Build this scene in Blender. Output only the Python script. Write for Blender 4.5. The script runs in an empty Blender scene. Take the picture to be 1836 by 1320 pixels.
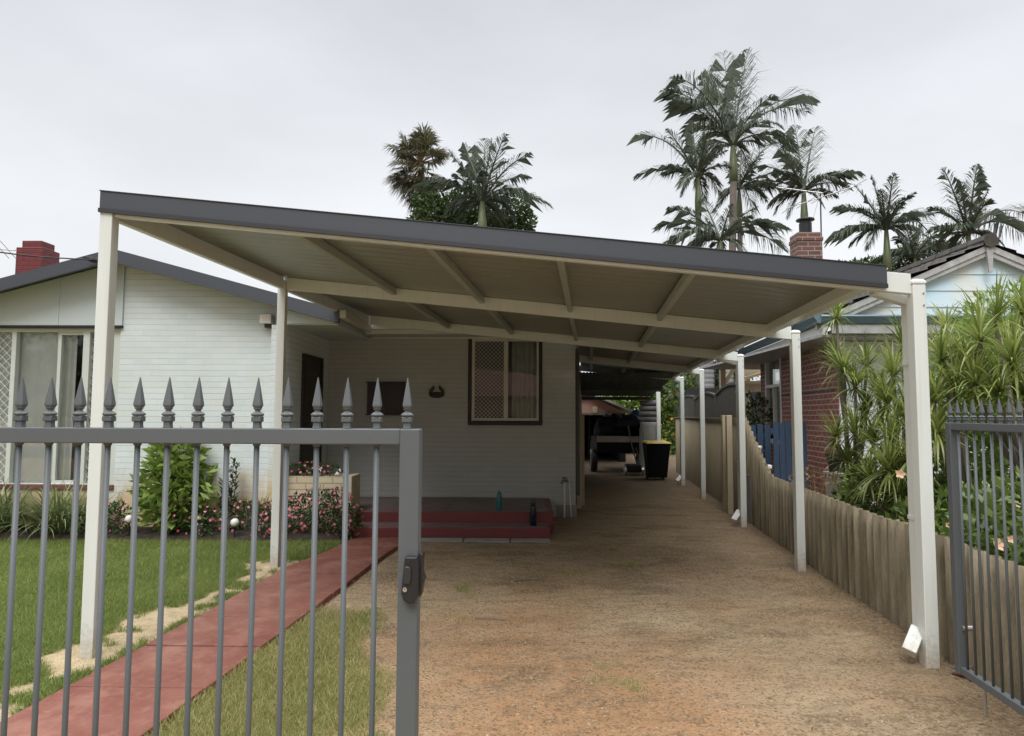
import bpy, math, random
import numpy as np
from mathutils import Vector, Matrix
R = math.radians
scene = bpy.context.scene
COL = scene.collection

# ------------------------------------------------------------------ camera
FPX, PITCH, YAW, ROLL, CAMH = 1225.0, .0695, .02, .004, 1.6
_fw = np.array([-math.sin(YAW)*math.cos(PITCH), math.cos(YAW)*math.cos(PITCH), math.sin(PITCH)])
_r0 = np.array([math.cos(YAW), math.sin(YAW), 0.0]); _u0 = np.cross(_r0, _fw)
_rt = _r0*math.cos(ROLL) + _u0*math.sin(ROLL); _up = -_r0*math.sin(ROLL) + _u0*math.cos(ROLL)
cam = bpy.data.cameras.new('camera'); cam.sensor_width = 36; cam.lens = FPX/1836*36
cam.clip_start = .05; cam.clip_end = 2000
camo = bpy.data.objects.new('camera', cam); COL.objects.link(camo); scene.camera = camo
camo.matrix_world = Matrix(((_rt[0], _up[0], -_fw[0], 0), (_rt[1], _up[1], -_fw[1], 0), (_rt[2], _up[2], -_fw[2], CAMH), (0, 0, 0, 1)))

# ------------------------------------------------------------------ light: overcast, rain
scene.view_settings.view_transform = 'Standard'; scene.view_settings.look = 'None'
scene.view_settings.exposure = 0.2; scene.view_settings.gamma = 1.0
SUN_EL, SUN_AZ = 52, 192          # azimuth clockwise from +Y: behind the camera
w = bpy.data.worlds.new('World'); scene.world = w; w.use_nodes = True
nt = w.node_tree; nt.nodes.clear()
out = nt.nodes.new('ShaderNodeOutputWorld')
sky = nt.nodes.new('ShaderNodeTexSky'); sky.sky_type = 'NISHITA'; sky.sun_disc = False
sky.sun_elevation = R(SUN_EL); sky.sun_rotation = R(SUN_AZ); sky.dust_density = 6
hs = nt.nodes.new('ShaderNodeHueSaturation'); hs.inputs['Saturation'].default_value = .15
b1 = nt.nodes.new('ShaderNodeBackground'); b1.inputs[1].default_value = .05
nt.links.new(sky.outputs[0], hs.inputs['Color']); nt.links.new(hs.outputs[0], b1.inputs[0])
tc = nt.nodes.new('ShaderNodeTexCoord'); sx = nt.nodes.new('ShaderNodeSeparateXYZ')
nt.links.new(tc.outputs['Generated'], sx.inputs[0])
rp = nt.nodes.new('ShaderNodeValToRGB'); nt.links.new(sx.outputs['Z'], rp.inputs[0])
e = rp.color_ramp.elements; e[0].position = 0; e[0].color = (.66, .675, .69, 1); e[1].position = .55; e[1].color = (.50, .515, .55, 1)
q = e.new(.9); q.color = (3.5, 3.5, 3.5, 1)
q = e.new(.25); q.color = (.60, .615, .64, 1)
nz = nt.nodes.new('ShaderNodeTexNoise'); nz.inputs['Scale'].default_value = 1.7; nz.inputs['Detail'].default_value = 5
mp = nt.nodes.new('ShaderNodeMapping'); mp.inputs['Scale'].default_value = (1, 1, 2.5)
nt.links.new(tc.outputs['Generated'], mp.inputs[0]); nt.links.new(mp.outputs[0], nz.inputs['Vector'])
mr = nt.nodes.new('ShaderNodeMapRange'); mr.inputs[1].default_value = .3; mr.inputs[2].default_value = .7
mr.inputs[3].default_value = .84; mr.inputs[4].default_value = 1.1
nt.links.new(nz.outputs[0], mr.inputs[0])
b2 = nt.nodes.new('ShaderNodeBackground'); nt.links.new(rp.outputs[0], b2.inputs[0])
md = nt.nodes.new('ShaderNodeMapRange'); md.inputs[1].default_value = -.7; md.inputs[2].default_value = .1; md.inputs[3].default_value = .26; md.inputs[4].default_value = 1.0
nt.links.new(sx.outputs['Y'], md.inputs[0]); mm_ = nt.nodes.new('ShaderNodeMath'); mm_.operation = 'MULTIPLY'      # sky dimmed behind the camera to deepen the shade under the carport
nt.links.new(md.outputs[0], mm_.inputs[0]); nt.links.new(mr.outputs[0], mm_.inputs[1]); nt.links.new(mm_.outputs[0], b2.inputs[1])
ad = nt.nodes.new('ShaderNodeAddShader'); nt.links.new(b1.outputs[0], ad.inputs[0]); nt.links.new(b2.outputs[0], ad.inputs[1])
nt.links.new(ad.outputs[0], out.inputs[0])
sl = bpy.data.lights.new('sun', 'SUN'); sl.energy = 1.5; sl.angle = R(30); sl.color = (1, .985, .965)
so = bpy.data.objects.new('sun', sl); COL.objects.link(so)
_sd = Vector((math.sin(R(SUN_AZ))*math.cos(R(SUN_EL)), math.cos(R(SUN_AZ))*math.cos(R(SUN_EL)), math.sin(R(SUN_EL))))
so.rotation_euler = (-_sd).to_track_quat('-Z', 'Y').to_euler(); so.location = _sd*40

# ------------------------------------------------------------------ helpers
rng = np.random.default_rng(7); random.seed(7)
def _ray(px, py): return _fw + (px-918)/FPX*_rt - (py-660)/FPX*_up
def G(px, py, z=0):                       # the point of the level z seen at that place of the photograph
    d = _ray(px, py); t = (z-CAMH)/d[2]; return np.array([0, 0, CAMH]) + t*d
def AY(px, py, Y):
    d = _ray(px, py); return np.array([0, 0, CAMH]) + Y/d[1]*d
def hsh(ix, iy, s):
    n = (ix.astype(np.int64)*374761393 + iy.astype(np.int64)*668265263 + s*1274126177) & 0xffffffff
    n = ((n ^ (n >> 13))*1274126177) & 0xffffffff
    return ((n ^ (n >> 16)) & 0xffff)/65535.0
def vnoise(x, y, sc, s=0):
    x = np.asarray(x)/sc; y = np.asarray(y)/sc; ix = np.floor(x); iy = np.floor(y); fx = x-ix; fy = y-iy
    fx = fx*fx*(3-2*fx); fy = fy*fy*(3-2*fy)
    a = hsh(ix, iy, s); b = hsh(ix+1, iy, s); c = hsh(ix, iy+1, s); d = hsh(ix+1, iy+1, s)
    return (a*(1-fx)+b*fx)*(1-fy) + (c*(1-fx)+d*fx)*fy
def fbm(x, y, sc, s=0, o=4):
    v = 0; a = .5; t = 0
    for k in range(o): v = v + a*vnoise(x, y, sc/2**k, s+k); t += a; a *= .5
    return v/t

def nd(nt, t, **kw):
    n = nt.nodes.new(t)
    for k, v in kw.items(): setattr(n, k, v)
    return n
def mathn(nt, op, a, b=None, c=None):
    n = nt.nodes.new('ShaderNodeMath'); n.operation = op; n.use_clamp = False
    for i, v in enumerate((a, b, c)):
        if v is None: continue
        if isinstance(v, (int, float)): n.inputs[i].default_value = v
        else: nt.links.new(v, n.inputs[i])
    return n.outputs[0]
def mixc(nt, f, a, b, bt='MIX'):
    n = nt.nodes.new('ShaderNodeMix'); n.data_type = 'RGBA'; n.blend_type = bt; n.clamp_factor = True
    if isinstance(f, (int, float)): n.inputs[0].default_value = f
    else: nt.links.new(f, n.inputs[0])
    for s, v in ((6, a), (7, b)):
        if isinstance(v, (tuple, list)): n.inputs[s].default_value = (*v[:3], 1)
        else: nt.links.new(v, n.inputs[s])
    return n.outputs[2]
def noise(nt, vec, scale, detail=4, rough=.55):
    n = nt.nodes.new('ShaderNodeTexNoise'); n.inputs['Scale'].default_value = scale
    n.inputs['Detail'].default_value = detail; n.inputs['Roughness'].default_value = rough
    nt.links.new(vec, n.inputs['Vector']); return n.outputs[0]
def ramp(nt, f, lo, hi):
    n = nt.nodes.new('ShaderNodeMapRange'); n.inputs[1].default_value = lo; n.inputs[2].default_value = hi
    nt.links.new(f, n.inputs[0]); return n.outputs[0]
def base_mat(name):
    m = bpy.data.materials.new(name); m.use_nodes = True; t = m.node_tree
    p = t.nodes['Principled BSDF']; g = t.nodes.new('ShaderNodeNewGeometry')
    return m, t, p, g
def bumpn(t, p, h, strength, dist=.01):
    b = t.nodes.new('ShaderNodeBump'); b.inputs['Strength'].default_value = strength; b.inputs['Distance'].default_value = dist
    t.links.new(h, b.inputs['Height']); t.links.new(b.outputs[0], p.inputs['Normal'])
def M(name, c, rough=.6, c2=None, scale=3, fine=60, bump=.15, metal=0, amt=.5, spec=.5, squash=None):
    m, t, p, g = base_mat(name); pos = g.outputs['Position']
    if squash:
        sq = t.nodes.new('ShaderNodeVectorMath'); sq.operation = 'MULTIPLY'; sq.inputs[1].default_value = squash; t.links.new(pos, sq.inputs[0]); pos = sq.outputs[0]
    c2 = c2 or tuple(v*.72 for v in c)
    n1 = noise(t, pos, scale, 6, .6); n2 = noise(t, pos, fine, 3)
    f = mathn(t, 'ADD', mathn(t, 'MULTIPLY', ramp(t, n1, .35, .7), amt), mathn(t, 'MULTIPLY', ramp(t, n2, .3, .75), amt*.4))
    t.links.new(mixc(t, f, c, c2), p.inputs['Base Color'])
    p.inputs['Metallic'].default_value = metal; p.inputs['Specular IOR Level'].default_value = spec
    t.links.new(mathn(t, 'ADD', mathn(t, 'MULTIPLY', n1, .2), rough-.1), p.inputs['Roughness'])
    if bump: bumpn(t, p, n2, bump, .004)
    return m
def leafmat(name, c, c2, rough=.5, trans=.3):
    m, t, p, g = base_mat(name)
    rnd = g.outputs['Random Per Island']; n1 = noise(t, g.outputs['Position'], 1.3, 3)
    f = mathn(t, 'ADD', mathn(t, 'MULTIPLY', rnd, .75), mathn(t, 'MULTIPLY', ramp(t, n1, .35, .7), .35))
    cc = mixc(t, f, c, c2); t.links.new(cc, p.inputs['Base Color']); p.inputs['Roughness'].default_value = rough
    tr = t.nodes.new('ShaderNodeBsdfTranslucent'); t.links.new(cc, tr.inputs[0])
    mx = t.nodes.new('ShaderNodeMixShader'); mx.inputs[0].default_value = trans
    t.links.new(p.outputs[0], mx.inputs[1]); t.links.new(tr.outputs[0], mx.inputs[2])
    t.links.new(mx.outputs[0], t.nodes['Material Output'].inputs[0]); return m
def brickmat(name, c1, c2, mortar, hline=None, bw=.24, bh=.086, ms=.007, bump=.5, rough=.75, stain=None, var=.25, patch=None):
    m, t, p, g = base_mat(name); pos = g.outputs['Position']
    s = t.nodes.new('ShaderNodeSeparateXYZ'); t.links.new(pos, s.inputs[0])
    cb = t.nodes.new('ShaderNodeCombineXYZ'); t.links.new(mathn(t, 'ADD', s.outputs[0], s.outputs[1]), cb.inputs[0]); t.links.new(s.outputs[2], cb.inputs[1])
    wob = noise(t, pos, 2.5, 2)
    wv = t.nodes.new('ShaderNodeVectorMath'); wv.operation = 'ADD'; t.links.new(cb.outputs[0], wv.inputs[0])
    c0 = t.nodes.new('ShaderNodeCombineXYZ'); t.links.new(mathn(t, 'MULTIPLY', wob, .012), c0.inputs[1]); t.links.new(c0.outputs[0], wv.inputs[1])
    b = t.nodes.new('ShaderNodeTexBrick'); b.inputs['Scale'].default_value = 1; b.inputs['Brick Width'].default_value = bw
    b.inputs['Row Height'].default_value = bh; b.inputs['Mortar Size'].default_value = ms; b.inputs['Mortar Smooth'].default_value = .3
    b.inputs['Color1'].default_value = (*c1, 1); b.inputs['Color2'].default_value = (*c2, 1); b.inputs['Mortar'].default_value = (*mortar, 1)
    t.links.new(wv.outputs[0], b.inputs['Vector'])
    n1 = noise(t, pos, 1.7, 6, .65); n2 = noise(t, pos, 70, 3)
    c = mixc(t, mathn(t, 'MULTIPLY', ramp(t, n1, .35, .75), var), b.outputs['Color'], tuple(v*.6 for v in c1))
    if patch:
        pn = noise(t, pos, 2.3, 5, .6)
        sc = t.nodes.new('ShaderNodeVectorMath'); sc.operation = 'MULTIPLY'; sc.inputs[1].default_value = (2.0, 2.0, 9.0); t.links.new(pos, sc.inputs[0])
        pn2 = noise(t, sc.outputs[0], 1.0, 3, .5)
        c = mixc(t, mathn(t, 'MULTIPLY', mathn(t, 'MULTIPLY', ramp(t, pn, .45, .65), ramp(t, pn2, .42, .62)), .6), c, patch)
    if hline:
        fr_ = mathn(t, 'FRACT', mathn(t, 'DIVIDE', mathn(t, 'ADD', s.outputs[2], mathn(t, 'MULTIPLY', wob, .012)), bh))
        hl = mathn(t, 'LESS_THAN', fr_, .10); ln_ = noise(t, cb.outputs[0], 1.4, 4)
        c = mixc(t, mathn(t, 'MULTIPLY', hl, ramp(t, ln_, .25, .6)), c, hline)
    if stain:
        h = mathn(t, 'SUBTRACT', 1.0, mathn(t, 'DIVIDE', s.outputs[2], 1.0))
        f = ramp(t, mathn(t, 'ADD', h, mathn(t, 'MULTIPLY', mathn(t, 'SUBTRACT', n1, .5), 1.4)), .1, .45)
        c = mixc(t, f, c, stain)
    t.links.new(c, p.inputs['Base Color']); p.inputs['Roughness'].default_value = rough
    hgt = mathn(t, 'ADD', mathn(t, 'SUBTRACT', 1.0, b.outputs['Fac']), mathn(t, 'MULTIPLY', n2, .35))
    if hline: hgt = mathn(t, 'SUBTRACT', mathn(t, 'MULTIPLY', hgt, .5), hl)
    bumpn(t, p, hgt, bump, .008)
    return m
def glassmat(name, tint=(.9, .95, .95), refl=1.0):
    m = bpy.data.materials.new(name); m.use_nodes = True; t = m.node_tree; t.nodes.clear()
    o = t.nodes.new('ShaderNodeOutputMaterial'); tr = t.nodes.new('ShaderNodeBsdfTransparent'); tr.inputs[0].default_value = (*tint, 1)
    gl = t.nodes.new('ShaderNodeBsdfGlossy'); gl.inputs['Roughness'].default_value = .02
    fr = t.nodes.new('ShaderNodeFresnel'); fr.inputs[0].default_value = 1.6
    f = mathn(t, 'MULTIPLY', fr.outputs[0], refl*1.6)
    mx = t.nodes.new('ShaderNodeMixShader'); t.links.new(f, mx.inputs[0]); t.links.new(tr.outputs[0], mx.inputs[1]); t.links.new(gl.outputs[0], mx.inputs[2])
    t.links.new(mx.outputs[0], o.inputs[0]); return m

def tag(o, label=None, cat=None, group=None, kind=None):
    for k, v in (('label', label), ('category', cat), ('group', group), ('kind', kind)):
        if v: o[k] = v
    return o
def root(name, label, cat, loc=(0, 0, 0), group=None):
    o = bpy.data.objects.new(name, None); COL.objects.link(o); o.location = tuple(float(v) for v in loc); o.empty_display_size = .1
    return tag(o, label, cat, group)
def wloc(o):
    v = Vector((0, 0, 0))
    while o: v += o.location; o = o.parent
    return v
class MB:
    def __init__(s): s.v = []; s.f = []
    def poly(s, pts):
        n = len(s.v); s.v += [tuple(map(float, p)) for p in pts]; s.f.append(tuple(range(n, n+len(pts)))); return s
    def hexa(s, p):                                    # 8 corners: bottom 4 ccw, top 4 ccw
        n = len(s.v); s.v += [tuple(map(float, q)) for q in p]
        s.f += [(n+3, n+2, n+1, n), (n+4, n+5, n+6, n+7)] + [(n+i, n+(i+1) % 4, n+4+(i+1) % 4, n+4+i) for i in range(4)]; return s
    def box(s, x0, x1, y0, y1, z0, z1):
        return s.hexa([(x0, y0, z0), (x1, y0, z0), (x1, y1, z0), (x0, y1, z0), (x0, y0, z1), (x1, y0, z1), (x1, y1, z1), (x0, y1, z1)])
    def bar(s, a, b, w, h, up=(0, 0, 1)):              # rectangular bar from a to b
        a = Vector(a); b = Vector(b); d = (b-a).normalized(); u = Vector(up); r = d.cross(u)
        if r.length < 1e-4: r = d.cross(Vector((0, 1, 0)))
        r.normalize(); u = r.cross(d).normalized(); r *= w/2; u *= h/2
        return s.hexa([a-r-u, a+r-u, b+r-u, b-r-u, a-r+u, a+r+u, b+r+u, b-r+u])
    def prism(s, pts, vec):                            # closed outline swept along vec
        n = len(s.v); k = len(pts); vec = Vector(vec)
        s.v += [tuple(map(float, p)) for p in pts] + [tuple(Vector([float(c) for c in p])+vec) for p in pts]
        s.f += [tuple(range(n+k-1, n-1, -1)), tuple(range(n+k, n+2*k))] + [(n+i, n+(i+1) % k, n+k+(i+1) % k, n+k+i) for i in range(k)]; return s
    def tube(s, pts, rad, seg=6, cap=True):
        pts = [Vector([float(c) for c in p]) for p in pts]; m = len(pts); rad = rad if hasattr(rad, '__len__') else [rad]*m; n0 = len(s.v)
        for i, p in enumerate(pts):
            d = (pts[min(i+1, m-1)]-pts[max(i-1, 0)]).normalized()
            r = d.cross(Vector((0, 0, 1)) if abs(d.z) < .95 else Vector((1, 0, 0))).normalized(); u = r.cross(d)
            for k in range(seg):
                a = 2*math.pi*k/seg; s.v.append(tuple(p + r*math.cos(a)*rad[i] + u*math.sin(a)*rad[i]))
        for i in range(m-1):
            for k in range(seg):
                a = n0+i*seg; s.f.append((a+k, a+(k+1) % seg, a+seg+(k+1) % seg, a+seg+k))
        if cap: s.f += [tuple(n0+k for k in range(seg-1, -1, -1)), tuple(n0+(m-1)*seg+k for k in range(seg))]
        return s
    def lathe(s, prof, c, seg=16, rot=0.0):            # prof [(r, z)] about the vertical through c
        n0 = len(s.v); m = len(prof)
        for r, z in prof:
            for k in range(seg):
                a = 2*math.pi*k/seg+rot; s.v.append((c[0]+r*math.cos(a), c[1]+r*math.sin(a), c[2]+z))
        for i in range(m-1):
            for k in range(seg):
                a = n0+i*seg; s.f.append((a+k, a+(k+1) % seg, a+seg+(k+1) % seg, a+seg+k))
        s.f += [tuple(n0+k for k in range(seg-1, -1, -1)), tuple(n0+(m-1)*seg+k for k in range(seg))]; return s
    def build(s, name, mat, parent=None, bevel=0, smooth=False, origin=None):
        org = wloc(parent) if parent else Vector([float(c) for c in (origin if origin is not None else (0, 0, 0))])
        me = bpy.data.meshes.new(name); me.from_pydata([(a[0]-org.x, a[1]-org.y, a[2]-org.z) for a in s.v], [], s.f); me.update()
        return link(name, me, mat, parent, bevel, smooth, None if parent else org)
def link(name, me, mat, parent=None, bevel=0, smooth=False, loc=None):
    for mm in (mat if isinstance(mat, (list, tuple)) else [mat]): me.materials.append(mm)
    o = bpy.data.objects.new(name, me); COL.objects.link(o)
    if parent: o.parent = parent
    elif loc is not None: o.location = loc
    if smooth: me.polygons.foreach_set('use_smooth', [True]*len(me.polygons))
    if bevel:
        b = o.modifiers.new('bevel', 'BEVEL'); b.width = bevel; b.segments = 2; b.limit_method = 'ANGLE'; b.harden_normals = False
    return o
def npmesh(name, V, F, mat, parent=None, origin=(0, 0, 0), smooth=False):      # V (n,3), F (m,k): fast build of big meshes
    V = np.asarray(V, float) - (np.array(wloc(parent)) if parent else np.array(origin, float)); F = np.asarray(F, np.int32)
    me = bpy.data.meshes.new(name); me.vertices.add(len(V)); me.vertices.foreach_set('co', V.astype(np.float32).ravel())
    k = F.shape[1]; me.loops.add(F.size); me.loops.foreach_set('vertex_index', F.ravel())
    me.polygons.add(len(F)); me.polygons.foreach_set('loop_start', np.arange(0, F.size, k, dtype=np.int32)); me.polygons.foreach_set('loop_total', np.full(len(F), k, np.int32))
    me.update(calc_edges=True); me.validate()
    return link(name, me, mat, parent, 0, smooth, None if parent else Vector([float(c) for c in origin]))
def dup(o, parent, d):
    c = o.copy(); COL.objects.link(c); c.parent = parent; c.location = o.location + Vector([float(v) for v in d]); return c

def unit(v): return v/np.maximum(np.linalg.norm(v, axis=-1, keepdims=True), 1e-9)
def leaf_quads(P, D, N, L, W):                          # folded lance leaves: P base, D direction, N normal
    S = unit(np.cross(D, N)); L = L[:, None]; W = W[:, None]
    mid = P + D*L*.45 - N*W*.15
    V = np.stack([P, mid+S*W*.5, P+D*L - N*L*.12, mid-S*W*.5], 1).reshape(-1, 3)
    n = len(P); F = np.arange(n*4).reshape(n, 4); return V, F
def cloud_points(blobs, n):
    w_ = np.array([b[3]*b[4]*b[5] for b in blobs])**.67; idx = rng.choice(len(blobs), n, p=w_/w_.sum())
    B = np.array(blobs)[idx]; d = unit(rng.normal(size=(n, 3))); r = rng.random(n)**.33
    r = .45+.55*r
    return B[:, :3] + d*B[:, 3:6]*r[:, None], d
def foliage(name, blobs, n, L, W, mat, parent, updir=.3, jitter=.7):
    P, d = cloud_points(blobs, n); P[:, 2] = np.maximum(P[:, 2], .02)
    D = unit(d + rng.normal(size=d.shape)*jitter + np.array([0, 0, updir])); N = unit(np.cross(D, rng.normal(size=d.shape)))
    N[N[:, 2] < 0] *= -1
    k = .6+.8*rng.random(n); V, F = leaf_quads(P, D, N, L*k, W*k)
    return npmesh(name, V, F, mat, parent)
def blades(base, az, el, L, W, droop, nseg=5):           # strap leaves, arrays of n
    n = len(base); t = np.linspace(0, 1, nseg+1)
    dirh = np.stack([np.cos(az), np.sin(az), 0*az], 1); side = np.stack([-np.sin(az), np.cos(az), 0*az], 1)
    pos = base.copy(); e_ = el.copy(); V = []
    for i in range(nseg+1):
        wv = W*(1-t[i]**2.2)*(.55+.45*min(1, t[i]*4))
        V.append(pos - side*wv[:, None]*.5); V.append(pos + side*wv[:, None]*.5)
        st = L/nseg; pos = pos + (dirh*np.cos(e_)[:, None] + np.array([0, 0, 1])*np.sin(e_)[:, None])*st[:, None]
        e_ = e_ - droop/nseg*(.5+t[i])
    V = np.stack(V, 1).reshape(-1, 3); k = 2*(nseg+1); F = []
    o = np.arange(n)[:, None]*k
    for i in range(nseg): F.append(np.stack([o[:, 0]+2*i, o[:, 0]+2*i+1, o[:, 0]+2*i+3, o[:, 0]+2*i+2], 1))
    return V, np.concatenate(F)

# ------------------------------------------------------------------ materials
m_post = M('cream_powdercoat', (.70, .735, .71), .35, (.65, .685, .66), 2, 90, .03)
t = m_post.node_tree; p = t.nodes['Principled BSDF']; lk = p.inputs['Base Color'].links[0]; src = lk.from_socket
g = t.nodes.new('ShaderNodeNewGeometry'); sz = t.nodes.new('ShaderNodeSeparateXYZ'); t.links.new(g.outputs['Position'], sz.inputs[0])
nn_ = noise(t, g.outputs['Position'], 26, 5, .7); spl = ramp(t, mathn(t, 'SUBTRACT', mathn(t, 'MULTIPLY', nn_, .5), sz.outputs[2]), .02, .28)
st_n = t.nodes.new('ShaderNodeVectorMath'); st_n.operation = 'MULTIPLY'; st_n.inputs[1].default_value = (30, 30, .8); t.links.new(g.outputs['Position'], st_n.inputs[0])
run_ = mathn(t, 'MULTIPLY', ramp(t, noise(t, st_n.outputs[0], 1, 3), .52, .72), .16)
t.links.new(mixc(t, mathn(t, 'MULTIPLY', spl, .7), mixc(t, run_, src, (.40, .36, .29)), (.33, .24, .15)), p.inputs['Base Color'])
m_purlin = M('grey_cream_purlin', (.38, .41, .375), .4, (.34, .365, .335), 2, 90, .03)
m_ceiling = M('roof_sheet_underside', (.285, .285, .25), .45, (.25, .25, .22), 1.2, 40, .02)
m_fascia = M('charcoal_steel', (.056, .064, .078), .45, (.049, .056, .068), 1.5, 90, .02)
m_gate = M('grey_gate_paint', (.100, .113, .120), .52, (.086, .097, .104), 4, 120, .06)
m_housebrick = brickmat('painted_brick', (.66, .72, .735), (.61, .68, .69), (.60, .66, .67), (.46, .50, .50), bh=.0785, ms=.004, bump=.36, stain=(.56, .44, .27), var=.22, patch=(.62, .63, .56))
m_porchbrick = brickmat('shaded_porch_brick', (.44, .455, .435), (.42, .435, .415), (.41, .42, .40), (.32, .33, .315), bh=.0785, ms=.004, bump=.3, var=.12)  # painted house brick greyed so its colour holds the porch shade
m_planterbrick = brickmat('cream_planter_brick', (.60, .52, .37), (.56, .47, .32), (.36, .30, .21), ms=.009, bump=.5, var=.2)
m_redbrick = brickmat('red_brick', (.235, .072, .048), (.18, .058, .042), (.32, .28, .25), ms=.011, bump=.6, var=.35)
m_chimbrick = brickmat('chimney_brick', (.17, .075, .058), (.115, .055, .045), (.30, .27, .24), ms=.010, bump=.6, var=.4)
m_maroon = brickmat('maroon_painted_brick', (.16, .022, .026), (.14, .020, .024), (.10, .015, .018), ms=.009, bump=.7, var=.3, rough=.5)
m_fibro = M('painted_fibro', (.54, .60, .61), .6, (.48, .54, .55), 1.5, 40, .05)
m_dark = M('dark_void', (.02, .02, .022), .8)
m_trim = M('white_trim', (.62, .62, .57), .5, (.52, .52, .47), 3, 50, .05)
m_creamtrim = M('cream_window_frame', (.55, .55, .48), .45, (.48, .48, .42), 4, 60, .03)
m_alu = M('window_aluminium', (.58, .62, .58), .4, (.5, .54, .5), 4, 60, .02)
m_brown = M('dark_brown_frame', (.012, .008, .008), .5)
m_sill = M('terracotta_sill', (.16, .06, .05), .7, (.10, .045, .04))
m_glass = glassmat('window_glass', (.97, .99, .99), .45)
m_curtain = M('grey_curtain', (.70, .69, .66), .9, (.56, .55, .52), 2, 80, .05)
m_interior = M('room_interior', (.12, .12, .12), .9)
m_wire = M('security_mesh', (.86, .87, .85), .5, None, 5, 80, 0)
m_step = M('maroon_step_paint', (.17, .030, .032), .45, (.13, .032, .032), 3, 40, .25, amt=.8)
m_tread = M('worn_grey_tread', (.19, .15, .145), .5, (.13, .095, .09), 2, 40, .25, amt=.9)
m_door = M('brown_door', (.045, .028, .02), .5, (.03, .018, .014), 6, 60)
m_fence = M('weathered_fibre_cement', (.34, .285, .19), .85, (.135, .11, .07), 2.2, 50, .5, amt=1.0, squash=(4, 4, .55))
m_backfence = M('tan_fence', (.27, .23, .15), .8, (.20, .165, .105), 2.5, 60, .3)
m_timber = M('cream_timber', (.52, .45, .32), .7, (.40, .34, .23), 5, 60, .2)
m_lattice = M('grey_lattice', (.10, .095, .085), .85, (.07, .065, .06), 6, 60, .4)
m_tile = M('dark_roof_tile', (.075, .062, .055), .6, (.03, .027, .025), 4, 30, .8, amt=1.0)
m_bluepaint = M('pale_blue_boards', (.55, .80, .97), .5, (.74, .76, .72), 1.1, 30, .2, amt=1.0)
m_blueg = M('blue_gutter', (.13, .20, .24), .45, (.09, .14, .17))
m_peel = M('peeling_white_board', (.47, .49, .50), .7, (.24, .23, .22), 7, 40, .4, amt=.6)
m_whitewall = M('white_blue_sheet', (.70, .76, .80), .55, (.62, .68, .72), 1.5, 40, .05)
m_bluegate = M('blue_picket_paint', (.040, .075, .135), .55, (.028, .05, .09), 5, 60, .2)
m_white = M('white_plastic', (.72, .72, .70), .45, (.62, .62, .6))
m_black = M('black_plastic', (.014, .014, .016), .4, (.02, .02, .022), 10, 90, .05)
m_rubber = M('grey_tyre_rubber', (.14, .14, .135), .85, (.09, .09, .088), 8, 60, .3)
m_yellow = M('yellow_lid', (.60, .42, .09), .5, (.5, .36, .08))
m_tarp = M('blue_tarp', (.025, .085, .17), .5, (.015, .04, .08), 5, 30, .6)
m_darktarp = M('black_tarp', (.006, .006, .007), .85, (.010, .010, .011), 5, 30, .6, spec=.15)
m_steel = M('galvanised_steel', (.45, .45, .44), .4, (.35, .35, .34), 6, 80, .05, metal=.8)
m_pink = M('pink_shed_render', (.40, .23, .19), .8, (.33, .19, .16))
m_awning = M('green_awning_sheet', (.06, .085, .08), .6, (.04, .06, .055))
m_concrete = M('grey_concrete', (.30, .29, .27), .85, (.20, .19, .175), 3, 50, .4)
m_trunk = M('palm_trunk', (.20, .175, .15), .85, (.12, .105, .09), 5, 30, .5)
m_shaft = M('palm_crownshaft', (.13, .16, .075), .5, (.10, .12, .06))
m_bark = M('grey_bark', (.20, .17, .14), .9, (.11, .09, .075), 8, 50, .6)
m_palm = leafmat('palm_leaf', (.040, .058, .036), (.10, .122, .080), .42, .2)
m_fan = leafmat('fan_palm_leaf', (.06, .075, .04), (.17, .16, .09), .55, .25)
m_leafd = leafmat('dark_leaf', (.025, .05, .012), (.07, .11, .03), .45, .25)
m_leafm = leafmat('shrub_leaf', (.12, .20, .03), (.30, .40, .10), .4, .3)
m_leafh = leafmat('hedge_leaf', (.025, .065, .010), (.19, .26, .055), .4, .3)
m_leafy = leafmat('light_bush_leaf', (.10, .18, .025), (.24, .34, .07), .5, .35)
m_drac = leafmat('dracaena_leaf', (.06, .11, .018), (.38, .43, .13), .36, .35)
m_strap = leafmat('strap_leaf', (.09, .14, .045), (.36, .40, .19), .4, .3)
m_vinca = leafmat('vinca_leaf', (.022, .055, .014), (.06, .11, .03), .45, .2)
m_flower = leafmat('pink_flower', (.52, .035, .10), (.80, .32, .40), .6, .2)
m_dry = leafmat('dry_stem', (.22, .13, .06), (.30, .22, .12), .7, .2)
m_orange = leafmat('orange_flower', (.65, .22, .03), (.75, .35, .05), .6, .2)
m_peach = leafmat('peach_flower', (.75, .45, .28), (.85, .62, .45), .6, .3)
m_path = None

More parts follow.
